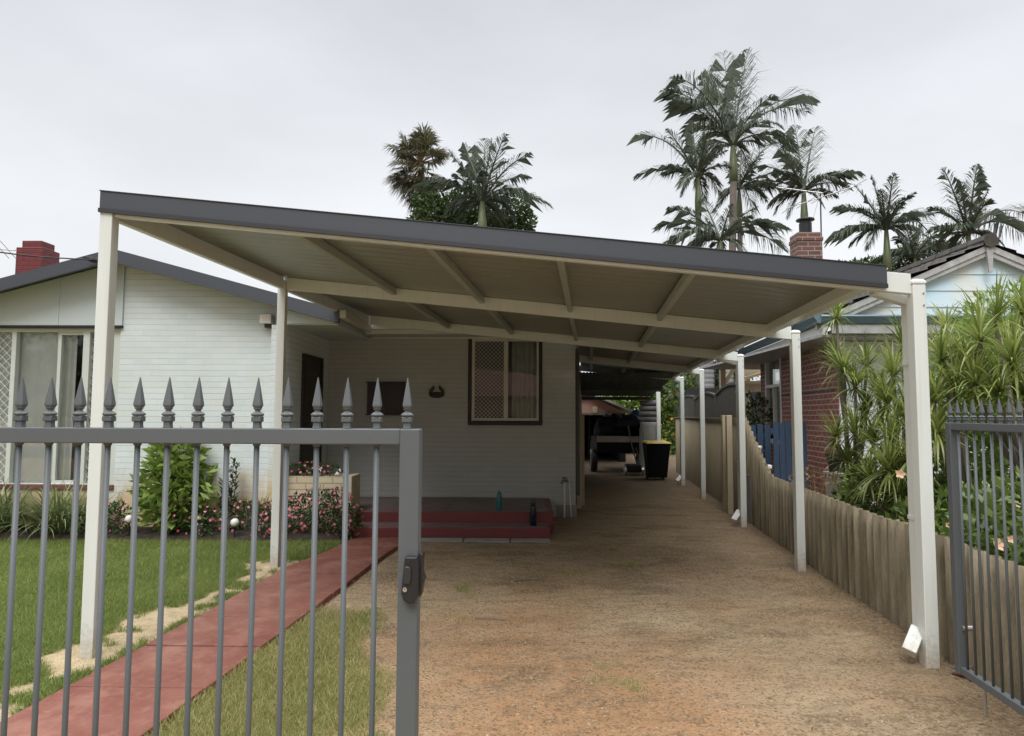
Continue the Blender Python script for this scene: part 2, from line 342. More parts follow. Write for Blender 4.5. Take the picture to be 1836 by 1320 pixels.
# ------------------------------------------------------------------ ground: one sheet, fine near the house
PL = np.array([(-2.86, 1.6), (-2.70, 3.585), (-2.57, 5.5), (-2.50, 7.14), (-2.30, 8.2), (-2.2, 9.0)])
PR = np.array([(-1.98, 1.6), (-1.89, 3.49), (-1.757, 5.455), (-1.60, 8.0), (-1.45, 9.0)])
def pl(y): return np.interp(y, PL[:, 1], PL[:, 0])
def pr_(y): return np.interp(y, PR[:, 1], PR[:, 0])
def masks(x, y):
    """amount of lawn and of pale sand at a place of the yard"""
    n1 = fbm(x, y, .5, 3); n2 = fbm(x, y, .16, 11); n3 = fbm(x, y, 1.3, 23)
    d = pl(y) - x                                          # metres left of the path
    left = (d > 0.0) & (y < 8.75)
    sand_w = .10+.55*(n3-.42)
    strip = np.clip((sand_w+.02 - np.abs(d-.24-.2*(n3-.5)))/.09 + (n2-.5)*5 + (n1-.52)*10, 0, 1)*(y < 7.6)
    pa = np.hypot(x+2.9, y-4.58); pb = np.hypot(x+2.665, y-7.31)
    strip = np.maximum(strip, np.clip((.30-np.minimum(pa, pb)+(n2-.5)*.25)/.06, 0, 1))
    strip = np.where(left, strip, 0)
    gl = np.where(left, 1-strip, 0)
    edge = -.55-.25*(y-3.4)
    gr = np.clip((edge-x+(n1-.5)*.75)/.22, 0, 1)*np.clip((6.0-y+(n1-.5)*1.6)/.6, 0, 1)*(x > pr_(y)-.01)
    tuft = np.clip((n1-.66)/.05, 0, 1)*np.clip((n2-.5)/.1, 0, 1)*(x > -1.6)*(x < 1.2)*(y > 3.6)*(y < 8.5)*.45
    return np.clip(gl+np.maximum(gr*.95, tuft), 0, 1), strip
def gz(x, y):
    g, s = masks(x, y)
    z = (fbm(x, y, .35, 41)-.5)*.020 + (fbm(x, y, .09, 51, 3)-.5)*.014*(1-g)
    return np.where(y > 8.8, z*.6, z)
xs = np.concatenate([[-400, -120, -50, -25, -15], np.arange(-10, 5.01, .05), [7, 10, 15, 25, 50, 120, 400]])
ys = np.concatenate([[-300, -60, -20, -5, 0, 1], np.arange(1.6, 14.01, .05), [15, 17, 20, 25, 35, 60, 150, 500]])
GX, GY = np.meshgrid(xs, ys); gg, ss = masks(GX, GY); GZ = gz(GX, GY)
near = (GX > -10.1) & (GX < 5.1) & (GY > 1.5) & (GY < 14.1)
gg = np.where(near, gg, 0); ss = np.where(near, ss, 0); GZ = np.where(near, GZ, 0)
inside = (GX > pl(GY)-.06) & (GX < pr_(GY)+.06) & (GY < 9.2) & (GY > 1.5)
GZ = np.where(inside, -.03, GZ)
nx, ny = len(xs), len(ys); ii = np.arange(nx*ny).reshape(ny, nx)
F = np.stack([ii[:-1, :-1], ii[:-1, 1:], ii[1:, 1:], ii[1:, :-1]], -1).reshape(-1, 4)
m, t, p, g = base_mat('yard_soil_and_lawn'); pos = g.outputs['Position']
at = nd(t, 'ShaderNodeAttribute', attribute_name='lawn'); at2 = nd(t, 'ShaderNodeAttribute', attribute_name='sand')
na = noise(t, pos, .7, 5, .6); nb = noise(t, pos, 9, 5, .65); nc = noise(t, pos, 70, 4, .7)
soil = mixc(t, ramp(t, na, .38, .62), (.42, .32, .205), (.31, .23, .145))
nr = noise(t, pos, .45, 3); soil = mixc(t, mathn(t, 'MULTIPLY', nd(t, 'ShaderNodeAttribute', attribute_name='redness').outputs['Fac'], .75), soil, (.35, .175, .08))
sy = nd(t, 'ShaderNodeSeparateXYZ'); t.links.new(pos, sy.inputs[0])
dark = ramp(t, mathn(t, 'ADD', sy.outputs[1], mathn(t, 'MULTIPLY', na, 3.0)), 8.0, 11.0)   # carport shade put into the soil colour, growing further in
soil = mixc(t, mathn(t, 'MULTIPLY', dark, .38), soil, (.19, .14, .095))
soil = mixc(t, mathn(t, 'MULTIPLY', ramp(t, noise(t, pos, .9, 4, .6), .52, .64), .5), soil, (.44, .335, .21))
soil = mixc(t, mathn(t, 'MULTIPLY', ramp(t, sy.outputs[1], 13.0, 16.5), .8), soil, (.075, .06, .05))  # shade at the end of the drive painted into the soil
la_ = nd(t, 'ShaderNodeAttribute', attribute_name='litter').outputs['Fac']
soil = mixc(t, mathn(t, 'MULTIPLY', mathn(t, 'MULTIPLY', la_, ramp(t, noise(t, pos, 28, 4, .7), .36, .58)), .75), soil, (.10, .068, .042))
mpg = nd(t, 'ShaderNodeVectorMath', operation='MULTIPLY'); mpg.inputs[1].default_value = (1.2, 3.2, 1); t.links.new(pos, mpg.inputs[0])
nl = noise(t, mpg.outputs[0], 2.2, 6, .72)
soil = mixc(t, mathn(t, 'MULTIPLY', ramp(t, nl, .52, .66), .65), soil, (.15, .108, .068))
soil = mixc(t, mathn(t, 'MULTIPLY', ramp(t, nb, .42, .66), .40), soil, (.19, .135, .08))
vor = nd(t, 'ShaderNodeTexVoronoi'); vor.inputs['Scale'].default_value = 75; t.links.new(pos, vor.inputs['Vector'])
vs = nd(t, 'ShaderNodeSeparateColor'); t.links.new(vor.outputs['Color'], vs.inputs[0])
soil = mixc(t, mathn(t, 'MULTIPLY', ramp(t, vs.outputs[0], .72, .95), .55), soil, (.36, .27, .165))
soil = mixc(t, mathn(t, 'MULTIPLY', ramp(t, vs.outputs[1], .70, .9), .6), soil, (.085, .062, .042))
soil = mixc(t, mathn(t, 'MULTIPLY', ramp(t, nc, .45, .75), .35), soil, (.31, .22, .13))
lawn = mixc(t, ramp(t, nb, .35, .65), (.13, .15, .045), (.22, .20, .075))
sandc = mixc(t, ramp(t, nb, .35, .7), (.52, .42, .27), (.36, .28, .17))
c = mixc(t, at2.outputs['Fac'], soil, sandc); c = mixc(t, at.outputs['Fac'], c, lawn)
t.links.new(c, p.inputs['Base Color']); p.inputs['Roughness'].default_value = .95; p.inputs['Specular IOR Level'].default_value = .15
bumpn(t, p, mathn(t, 'ADD', mathn(t, 'MULTIPLY', nb, .6), mathn(t, 'ADD', nc, vor.outputs['Distance'])), .8, .012)
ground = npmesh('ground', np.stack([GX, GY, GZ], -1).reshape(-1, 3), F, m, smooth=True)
g3 = lambda a, c, r: np.exp(-((GX-a)**2+((GY-c)*.75)**2)/r**2)
red = np.clip(.95*g3(.0, 3.5, .8)+.8*g3(-.3, 4.7, .6)+.5*g3(.7, 4.2, .6)+.4*g3(.2, 6.2, .7)+(fbm(GX, GY, .5, 61)-.5)*1.3, 0, 1)*near
lit = np.clip(((fbm(GX, GY*1.9, .55, 71, 5)-.55)*6), 0, 1); lit = np.clip(lit+.9*np.exp(-np.abs(GX-(2.74+.095*(GY-4.5)))/.22)+.6*g3(.25, 3.95, .45)*(fbm(GX, GY, .12, 81) > .45), 0, 1)*near
for nm, a in (('lawn', gg), ('sand', ss), ('redness', red), ('litter', lit)):
    A = ground.data.attributes.new(nm, 'FLOAT', 'POINT'); A.data.foreach_set('value', a.ravel().astype(np.float32))
tag(ground, kind='structure')

# path: red oxide concrete slabs
m, t, p, g = base_mat('red_oxide_concrete'); pos = g.outputs['Position']
na = noise(t, pos, 1.1, 6, .65); nb = noise(t, pos, 14, 5, .7); nc = noise(t, pos, 120, 3)
c = mixc(t, ramp(t, na, .35, .65), (.155, .046, .033), (.225, .085, .058)); c = mixc(t, mathn(t, 'MULTIPLY', ramp(t, nb, .52, .72), .5), c, (.29, .155, .11))
c = mixc(t, mathn(t, 'MULTIPLY', ramp(t, nc, .4, .7), .3), c, (.15, .05, .04))
wv_ = nd(t, 'ShaderNodeVectorMath', operation='MULTIPLY'); wv_.inputs[1].default_value = (1, .8, 1); t.links.new(pos, wv_.inputs[0])
c = mixc(t, mathn(t, 'MULTIPLY', ramp(t, noise(t, wv_.outputs[0], 2.6, 7, .7), .50, .60), .5), c, (.29, .14, .10))
t.links.new(c, p.inputs['Base Color']); t.links.new(mathn(t, 'SUBTRACT', .9, mathn(t, 'MULTIPLY', ramp(t, na, .4, .6), .35)), p.inputs['Roughness'])
bumpn(t, p, mathn(t, 'ADD', nb, mathn(t, 'MULTIPLY', nc, .5)), .35, .006); m_path = m
b = MB(); ye = [1.6, 2.6, 3.3, 4.05, 4.77, 5.45, 6.2, 6.95, 7.7, 8.4, 8.98]
for a, e_ in zip(ye[:-1], ye[1:]):
    sub = np.linspace(a+.010, e_-.010, 5); tz = .018+random.uniform(-.004, .004)
    L_ = [(pl(v)+.003*math.sin(v*7), v, tz) for v in sub]; R_ = [(pr_(v)+.003*math.sin(v*9), v, tz) for v in sub]
    b.prism([(q[0], q[1], -.05) for q in L_[::-1]+R_] if False else [(q[0], q[1], -.05) for q in R_+L_[::-1]], (0, 0, .05+tz))
tag(b.build('path', m_path, bevel=.006), kind='structure')

# lawn blades and litter
def grass_blades(n, x0, x1, y0, y1, hmin, hmax, wid):
    u = rng.random(n*3); y = y0+(y1-y0)*u**1.35; x = x0+(x1-x0)*rng.random(n*3)
    gm, _ = masks(x, y); k = (rng.random(n*3) < gm) & ((x < pl(y)-.01) | (x > pr_(y)+.01))
    k &= np.abs((x-(-.05))/y) < .95
    return x[k][:n], y[k][:n], hmin, hmax, wid
m_grass = leafmat('grass_blade', (.115, .18, .03), (.31, .36, .11), .6, .4); m_grass2 = leafmat('dry_grass_blade', (.17, .20, .045), (.50, .44, .20), .6, .4)
for args in ((190000, -8.5, -2.3, 3.0, 8.72, .025, .055, .006), (75000, -2.0, 1.2, 2.9, 8.4, .018, .05, .005)):
    x, y, h0, h1, wd = grass_blades(*args); n = len(x); z = gz(x, y)-.004
    h = h0+(h1-h0)*rng.random(n)*(.6+.8*fbm(x, y, .4, 77)); a = rng.random(n)*6.283; ln = rng.normal(size=(n, 2))*h[:, None]*.55
    wv = wd*(.6+.8*rng.random(n))
    V = np.stack([np.stack([x-np.cos(a)*wv/2, y-np.sin(a)*wv/2, z], 1), np.stack([x+np.cos(a)*wv/2, y+np.sin(a)*wv/2, z], 1), np.stack([x+ln[:, 0], y+ln[:, 1], z+h], 1)], 1).reshape(-1, 3)
    left = args[1] < -5
    tag(npmesh('grass', V, np.arange(n*3).reshape(n, 3), m_grass if left else m_grass2), 'short green lawn left of the red path' if left else 'paler dry lawn patch between the red path and the bare driveway', 'grass', kind='stuff')
# loose grit and chips over the driveway
n = 26000; y = 2.9+9.5*rng.random(n)**1.5; x = -1.9+5.0*rng.random(n); gm, _ = masks(x, y)
k = (gm < .3) & (x > pr_(y)+.02) & (x < 2.75+.095*(y-4.5)) & ~((y > 8.9) & (x < .5)) & (rng.random(n) < .25+.9*fbm(x, y, .6, 91)); x = x[k]; y = y[k]; n = len(x); z = gz(x, y)
s_ = .0022+.0065*rng.random(n)**3.5
T = np.array([(1, 0, -.4), (-.5, .87, -.4), (-.5, -.87, -.4), (0, 0, .9)])
A = rng.random(n)*6.283; ca, sa = np.cos(A), np.sin(A); st = 1+1.6*rng.random(n)
V = np.stack([np.stack([x+s_*st*(ca*q[0])-s_*sa*q[1], y+s_*st*sa*q[0]+s_*ca*q[1], z+s_*(q[2]*.7+.2)], 1) for q in T], 1).reshape(-1, 3)
b4 = (np.arange(n)*4)[:, None, None]; F = (b4+np.array([(0, 1, 3), (1, 2, 3), (2, 0, 3)])[None]).reshape(-1, 3)
tag(npmesh('gravel', V, F, leafmat('grit', (.17, .12, .08), (.40, .31, .22), .9, 0)), 'loose grit and bark chips scattered over the bare driveway', 'gravel', kind='stuff')
# dry leaves and bark litter
n = 2600; y = 3.0+9.0*rng.random(n)**1.2; x = -1.8+4.6*rng.random(n); edge = 2.72+.095*(y-4.5)-x; gm, _ = masks(x, y)
k = (edge > .03) & (gm < .3) & (x > pr_(y)+.02) & ~((y > 8.9) & (x < .5)) & (rng.random(n) < .10+.9*np.exp(-edge/.35)+.5*(fbm(x, y, .7, 33) > .56)); x, y = x[k], y[k]; n = len(x)
D = unit(np.stack([rng.normal(size=n), rng.normal(size=n), rng.normal(size=n)*.25], 1)); N = unit(np.cross(D, np.cross(np.array([0, 0, 1.0])+rng.normal(size=(n, 3))*.2, D)))
V, F = leaf_quads(np.stack([x, y, gz(x, y)+.006], 1), D, N, .015+.04*rng.random(n)**2, .006+.010*rng.random(n))
tag(npmesh('leaf_litter', V, F, leafmat('dry_litter', (.07, .045, .025), (.26, .17, .09), .9, 0)), 'dry brown leaves and bark scraps gathered along the fence', 'litter', kind='stuff')
# garden bed of dark mulch
gx = np.linspace(-10, -2.35, 150); gy = np.linspace(8.66, 9.22, 14); X, Y = np.meshgrid(gx, gy)
Y = Y + (fbm(X, X*0, .5, 5)-.5)*.10*(Y < 8.72)
Z = .02+.05*np.clip((Y-8.66)/.2, 0, 1)+.04*fbm(X, Y, .08, 9); Z[0] = -.03; i2 = np.arange(X.size).reshape(X.shape)
F = np.stack([i2[:-1, :-1], i2[:-1, 1:], i2[1:, 1:], i2[1:, :-1]], -1).reshape(-1, 4)
tag(npmesh('garden_bed', np.stack([X, Y, Z], -1).reshape(-1, 3), F, M('dark_mulch', (.045, .032, .022), .95, (.02, .015, .011), 12, 60, 1.0, amt=1), smooth=False), kind='structure')

# ------------------------------------------------------------------ the house
house = root('house', 'low white painted brick house with charcoal gable roof and recessed porch', 'house', (-4, 10, 0))
RIDGE = AY(201.6, 446, 8.85); EAVE = AY(608, 556, 8.85); RX, RZ = RIDGE[0], RIDGE[2]; EX, EZ = EAVE[0], EAVE[2]
SLP = (RZ-EZ)/(EX-RX)
def rz(x): return RZ-SLP*abs(x-RX)
FY = 9.2
b = MB(); x0, x1 = -5.55, -3.4
b.prism([(x0, FY, -.1), (x1, FY, -.1), (x1, FY, rz(x1)-.075), (x0, FY, rz(x0)-.075)], (0, .22, 0))
b.box(-10.2, x0, FY, FY+.22, -.1, .585)
b.build('front_wall', m_housebrick, house)
b = MB().box(-3.4, -3.2, 9.02, 11.0, -.1, 2.80); b.build('wing_wall', m_housebrick, house)
b = MB()
for z in np.arange(0, 2.9, .086): pass
wx0, wx1, wz0, wz1 = -.925, .265, 1.50, 2.86
PY = 11.0
b.box(-3.2, wx0, PY, PY+.23, -.1, 2.95); b.box(wx1, .80, PY, PY+.23, -.1, 2.95); b.box(wx0, wx1, PY, PY+.23, -.1, wz0-.03); b.box(wx0, wx1, PY, PY+.23, wz1, 2.95)
b.prism([(.80, PY+.23, .17), (.80, PY+.23, 2.8), (1.56, 19, 2.8), (1.56, 19, .17)], (-.22, 0, 0))
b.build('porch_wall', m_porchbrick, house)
b = MB().box(.5, .815, PY-.012, PY+.3, -.1, .19); b.build('plinth', m_concrete, house)
b = MB().box(-10.4, -10.2, FY, 19, -.1, 3.0); b.box(-10.2, 1.3, 18.8, 19, -.1, 2.9); b.build('rear_wall', m_housebrick, house)
# gable sheet over the picture window
b = MB().prism([(-10.2, FY-.03, 2.81), (x0+.03, FY-.03, 2.81), (x0+.03, FY-.03, rz(x0)-.075), (RX, FY-.03, RZ-.075), (-10.2, FY-.03, rz(-10.2)-.075)], (0, .05, 0))
b.build('gable_panel', m_fibro, house)
b = MB().box(-10.2, x0+.035, FY-.04, FY+.06, 2.775, 2.808); b.build('panel_shadow_strip', m_dark, house)  # dark strip drawn as the shadow line under the gable panel
b = MB()
b.box(-6.41, -6.40, FY-.036, FY-.03, 2.81, rz(-6.41)-.08)
b.box(-7.36, -7.35, FY-.036, FY-.03, 2.81, rz(-7.36)-.08); b.build('cover_strip', m_fibro, house)
# roof
b = MB()
for (xa, xb) in ((RX, EX), (RX, 2*RX-EX-3.0)):
    za, zb = rz(xa), rz(xb)
    b.hexa([(xa, 8.90, za-.07), (xb, 8.90, zb-.07), (xb, 18.9, zb-.07), (xa, 18.9, za-.07), (xa, 8.90, za-.01), (xb, 8.90, zb-.01), (xb, 18.9, zb-.01), (xa, 18.9, za-.01)])
roof = b.build('roof', m_fascia, house)
b = MB()
for (xa, xb) in ((RX, EX), (RX, 2*RX-EX-3.0)):
    za, zb = rz(xa), rz(xb)
    b.prism([(xa, 8.84, za-.17), (xb, 8.84, zb-.17), (xb, 8.84, zb), (xa, 8.84, za)], (0, .055, 0))
    b.prism([(xa, 8.825, za-.175), (xb, 8.825, zb-.175), (xb, 8.825, zb-.15), (xa, 8.825, za-.15)], (0, .05, 0))
b.build('bargeboard', m_fascia, roof)
b = MB()
b.bar((EX+.04, 8.86, EZ-.05), (EX+.04, 10.4, EZ-.05), .10, .11); b.build('gutter', m_trim, roof, bevel=.01)
# chimney, painted maroon
b = MB(); cy0, cy1 = 13.3, 13.81; b.box(-10.22, -9.68, cy0, cy1, 2.9, 4.93); b.box(-10.15, -9.75, cy0+.06, cy1-.06, 4.931, 5.08)
b.build('chimney', m_maroon, roof, bevel=.012)
# boxed eave and porch soffit
b = MB().prism([(-3.19, 9.0, 2.815), (EX-.06, 9.0, 2.815), (EX-.06, 9.0, EZ-.15), (-3.19, 9.0, rz(-3.19)-.17)], (0, .03, 0))
b.box(-3.2, EX-.05, 9.03, 10.99, 2.80, 2.83); b.box(-3.2, .80, 10.40, 10.99, 2.862, 2.885); b.box(EX-.10, EX-.055, 9.0, 10.4, 2.79, 2.93)
b.build('soffit', m_fibro, house)
b = MB().box(EX, .82, 10.37, 10.398, 2.84, 3.0); b.box(-3.19, .8, 10.955, 10.998, 2.835, 2.860); b.build('porch_fascia', m_trim, house)
b = MB().hexa([(EX-.2, 10.36, 2.93), (.85, 10.36, 2.93), (1.6, 18.9, 3.1), (EX-.2, 18.9, 3.1), (EX-.2, 10.36, 3.0), (.85, 10.36, 3.0), (1.6, 18.9, 3.17), (EX-.2, 18.9, 3.17)])
b.build('porch_roof', m_fascia, house)
b = MB().bar((EX, 10.34, 2.95), (.7, 10.34, 2.95), .09, .09); b.tube([(EX+.06, 10.34, 2.9), (EX+.06, 10.42, 2.86), (-2.95, 10.9, 2.80)], .03, 8); b.build('porch_gutter', m_trim, house, bevel=.01)
def diamond(b, x0, x1, z0, z1, y, pitch, w=.006):
    for sgn in (1, -1):
        c0 = -(z1-z0) if sgn > 0 else 0.0; c1 = (x1-x0) if sgn > 0 else (x1-x0)+(z1-z0); c_ = c0
        while c_ < c1:
            if sgn > 0: a = (max(0, c_), max(0, -c_)); tt = min(x1-x0-a[0], z1-z0-a[1]); e_ = (a[0]+tt, a[1]+tt)
            else: a = (min(x1-x0, c_), max(0, c_-(x1-x0))); tt = min(a[0], z1-z0-a[1]); e_ = (a[0]-tt, a[1]+tt)
            if tt > .01: b.bar((x0+a[0], y+.003*sgn, z0+a[1]), (x0+e_[0], y+.003*sgn, z0+e_[1]), .004, w, (0, 1, 0))
            c_ += pitch
def curtain(name, parent, x0, x1, y, z0, z1, amp=.03, wl=.11, mat=None):
    xs_ = np.linspace(x0, x1, int((x1-x0)/.012)+2); ph = np.cumsum(rng.random(len(xs_)))*.25
    yy = y+amp*np.sin(xs_/wl*6.283+ph*.6)+amp*.4*np.sin(xs_/wl*2.3)
    V = np.concatenate([np.stack([xs_, yy, 0*xs_+z0], 1), np.stack([xs_, yy*.3+.7*y, 0*xs_+z1], 1)]); n = len(xs_); i = np.arange(n-1)
    return npmesh(name, V, np.stack([i, i+1, i+n+1, i+n], 1), mat or m_curtain, parent, smooth=True)
# picture window
WY = 9.27
win = root('window', None, None); win.parent = house; win.location = (0, 0, 0); del_ = None
def wx(px): return AY(px, 700, WY)[0]
b = MB(); zb, zt = .655, 2.775
for a, c in ((-10.2, -10.1), (wx(20), wx(28)), (wx(148), wx(160)), (wx(203), x0)): b.box(a, c, WY-.035, WY+.05, zb, zt)
b.box(-10.2, x0, WY-.037, WY+.052, zb-.05, zb); b.box(-10.2, x0, WY-.037, WY+.052, zt-.05, zt+.001)
win_frame = b.build('window', m_alu, house, bevel=.004)
bpy.data.objects.remove(win)
b = MB(); xa, xb = wx(101), wx(107); b.box(xa, xb, WY-.01, WY+.03, zb, zt-.05); b.box(xb, wx(148), WY-.012, WY+.028, zt-.09, zt-.05); b.box(xb, wx(148), WY-.012, WY+.028, zb, zb+.04); b.build('sash', m_alu, win_frame)
b = MB().box(wx(28), wx(148), WY+.034, WY+.038, zb, zt-.05); b.box(-10.1, wx(20), WY+.034, WY+.038, zb, zt-.05); b.box(wx(160), wx(203), WY+.034, WY+.038, zb, zt-.05); b.build('pane', m_glass, win_frame)
b = MB(); diamond(b, -10.1, wx(20), zb, zt-.05, WY-.01, .115); b.build('security_screen', m_wire, win_frame); b = MB(); diamond(b, wx(160), wx(203), zb, zt-.05, WY+.01, .115); b.build('security_screen', m_wire, win_frame)
curtain('curtain', win_frame, -10.1, wx(98), WY+.085, zb-.05, zt, .012, .3)
curtain('curtain', win_frame, wx(98), wx(127), WY+.10, zb-.05, zt, .03, .10)
b = MB().box(-10.2, x0, FY-.03, FY+.10, .585, .645); b.build('sill', m_sill, win_frame, bevel=.006)
b = MB().box(-10.1, -3.5, 12.2, 12.25, 0, 3); b.box(-10.1, -3.5, 9.5, 12.2, .1, .15); b.build('room', m_interior, house)
# porch window
b = MB(); fy = PY-.015
b.box(wx0-.004, wx0+.052, fy, PY+.1, wz0, wz1+.005); b.box(wx1-.05, wx1+.004, fy, PY+.1, wz0, wz1+.005); b.box(wx0, wx1, fy-.02, PY+.1, wz0-.055, wz0+.012); b.box(wx0, wx1, fy+.005, PY+.1, wz1-.012, wz1+.02)
pw = b.build('window', m_brown, house, bevel=.003)
b = MB(); a0, a1 = wx0+.055, wx1-.053; mid = AY(907, 700, PY)[0]; fz0, fz1 = wz0+.015, wz1-.015; y0, y1 = PY+.0, PY+.06
b.box(a0, a0+.05, y0, y1, fz0, fz1); b.box(a1-.035, a1, y0, y1, fz0, fz1); b.box(a0+.05, a1-.035, y0+.002, y1, fz0, fz0+.045); b.box(a0+.05, a1-.035, y0+.002, y1, fz1-.045, fz1); b.box(mid-.035, mid+.035, y0-.006, y1, fz0+.045, fz1-.045)
b.build('frame', m_creamtrim, pw, bevel=.003)
b = MB(); diamond(b, a0+.05, mid-.035, fz0+.045, fz1-.045, y0+.02, .064, .005); b.build('security_screen', m_wire, pw)
b = MB().box(a0+.05, a1-.035, y0+.045, y0+.049, fz0+.045, fz1-.045); b.build('pane', m_glass, pw)
curtain('curtain', pw, mid+.09, a1-.04, PY+.2, fz0, fz1, .02, .09, M('dim_curtain', (.34, .36, .34), .9, (.26, .28, .26), 2, 80, .05))
b = MB().box(wx0-.2, wx1+.3, 11.9, 11.95, .8, 2.95); b.build('room', m_interior, house)
# front door in the side of the wing
b = MB(); dx = -3.2; b.box(dx-.02, dx+.012, 9.74, 10.56, .30, 2.42); dr = b.build('door', m_door, house)
b = MB(); b.box(dx+.0, dx+.035, 9.68, 9.74, .30, 2.48); b.box(dx+.0, dx+.035, 10.56, 10.62, .30, 2.48); b.box(dx+.0, dx+.035, 9.74, 10.56, 2.42, 2.48); b.build('frame', m_brown, dr)
b = MB().tube([(dx+.02, 9.82, 1.3), (dx+.07, 9.82, 1.3), (dx+.07, 9.92, 1.3)], .012, 8); b.build('handle', m_steel, dr)
# white alarm box on the wall
a = AY(463, 562, 9.0); c = AY(483, 579, 9.0)
al = MB().box(a[0], c[0], 9.05, FY, c[2], a[2]).build('alarm_box', m_white, None, bevel=.012, origin=(a[0], FY, c[2]))
tag(al, 'small white box fixed high on the front brick wall beside its corner', 'alarm box')
MB().box(a[0]+.03, c[0]-.02, 9.046, 9.05, c[2]+.03, a[2]-.03).build('lens', M('box_lens', (.70, .62, .55), .3), al)
MB().box(a[0]+.05, c[0]-.02, 9.10, FY, c[2]-.05, c[2]-.001).build('bracket', m_black, al)
# porch steps
st = root('porch_steps', 'two maroon painted concrete porch steps with worn grey treads', 'steps', (-.9, 9.4, 0))
b = MB().box(-2.25, .33, 9.0, 9.42, -.05, .142); b.box(-3.2, .385, 9.40, 10.995, -.05, .292); b.build('riser', m_step, st, bevel=.012)
b = MB().box(-2.22, .30, 9.02, 9.398, .1425, .147); b.build('tread', m_tread, st)
b = MB().box(-3.18, -1.1, 9.43, 10.99, .2925, .297); b.box(-1.09, .30, 9.43, 10.99, .2925, .297); b.build('porch_floor', m_tread, st)
for i, (xa, xb) in enumerate(((-1.35, -.80), (-.78, -.2), (-.18, .32))):
    o = MB().hexa([(xa, 8.78, -.03), (xb, 8.76, -.03), (xb, 8.98, -.03), (xa, 8.98, -.03), (xa, 8.78, .012), (xb, 8.76, .014), (xb, 8.98, .016), (xa, 8.98, .014)]).build('paver', m_concrete, None, bevel=.006, origin=(xa, 8.9, 0))
    tag(o, ('flat concrete paver before the steps, next to the red path', 'middle concrete paver lying along the foot of the steps', 'concrete paver before the steps, furthest from the red path')[i], 'paver', 'pavers before the porch steps')
# planter box
pb = root('brick_planter', 'low brick planter box beside the porch steps, cream front and white end', 'planter', (-2.75, 9.4, 0))
b = MB().box(-3.195, -2.42, 9.18, 9.29, 0, .775); b.box(-3.195, -2.42, 9.56, 9.64, .3, .775); b.build('front_wall', m_planterbrick, pb, bevel=.006)
b = MB().box(-2.418, -2.32, 9.17, 9.65, 0, .78); b.build('end_wall', m_housebrick, pb, bevel=.006)
b = MB().box(-3.195, -2.42, 9.29, 9.56, .3, .70); b.build('soil', M('potting_soil', (.04, .03, .02), .95), pb)
# board, wall ornament
a = AY(660, 687, PY); c = AY(727, 742, PY)
bd = MB().box(a[0], c[0], PY-.05, PY-.002, c[2], a[2]).build('notice_board', M('dark_maroon_board', (.020, .004, .008), .5), None, bevel=.004, origin=(a[0], PY, c[2]))
tag(bd, 'dark maroon rectangular board mounted on the porch wall', 'board')
b = MB(); b.box(a[0]-.02, c[0]+.02, PY-.058, PY-.003, c[2]-.025, c[2]-.001); b.box(a[0]-.02, c[0]+.02, PY-.058, PY-.003, a[2]+.001, a[2]+.02); b.build('frame', m_brown, bd)
b = MB()
for fx in (.08, .45, .86): b.lathe([(.0, -.02), (.024, -.012), (.028, 0), (.024, .012), (0, .02)], (a[0]+(c[0]-a[0])*fx, PY-.06, c[2]+.08), 10)
b.build('knob', M('dull_rose', (.13, .08, .06), .5), bd)
pc = AY(783, 706, PY); pq = root('wall_ornament', 'small dark oval wall ornament with two yellowish birds on top', 'ornament', (pc[0], PY, pc[2]))
V = []; b = MB(); n = 24
b.prism([(pc[0]+.125*math.cos(k*2*math.pi/n), PY-.03, pc[2]-.02+.048*math.sin(k*2*math.pi/n)) for k in range(n)], (0, .029, 0)); b.build('plate', M('navy_ceramic', (.008, .010, .014), .6), pq, bevel=.008)
b = MB()
for s in (-1, 1):
    b.tube([(pc[0]+s*.115, PY-.02, pc[2]+.0), (pc[0]+s*.09, PY-.025, pc[2]+.05), (pc[0]+s*.055, PY-.025, pc[2]+.09), (pc[0]+s*.045, PY-.02, pc[2]+.135)], [.012, .03, .025, .006], 8)
b.build('bird', M('olive_gilt', (.07, .06, .02), .5), pq, smooth=True)

# power cable and left antenna
a = AY(170, 466, 8.75)
pcb = root('power_cable', 'black overhead power cable running into the house gable', 'cable', a)
q0 = AY(-260, 395, 7.0); pts = [tuple(q0*(1-u)+a*u - np.array([0, 0, .10*math.sin(math.pi*u)])) for u in np.linspace(0, 1, 12)]
MB().tube(pts, .009, 6).build('wire', m_black, pcb)
MB().tube([tuple(a+np.array([-.13, -.02, .03])), tuple(a+np.array([-.03, 0, .0])), tuple(a+np.array([.10, .06, -.02]))], [.02, .035, .03], 8).build('clamp', m_dark, pcb)
ant = root('antenna', 'thin metal aerial beside the maroon chimney', 'antenna', AY(20, 449, 13.6))
aa, ab = AY(-60, 444, 13.6), AY(28, 449, 13.6); b = MB().tube([tuple(aa), tuple(ab)], .012, 6); b.build('boom', m_steel, ant)
b = MB()
for u in (.2, .45, .7, .85): c = aa*(1-u)+ab*u; b.tube([tuple(c+np.array([.05, -.3, .12])), tuple(c+np.array([-.05, .3, -.12]))], .006, 5)
b.build('element', m_steel, ant)

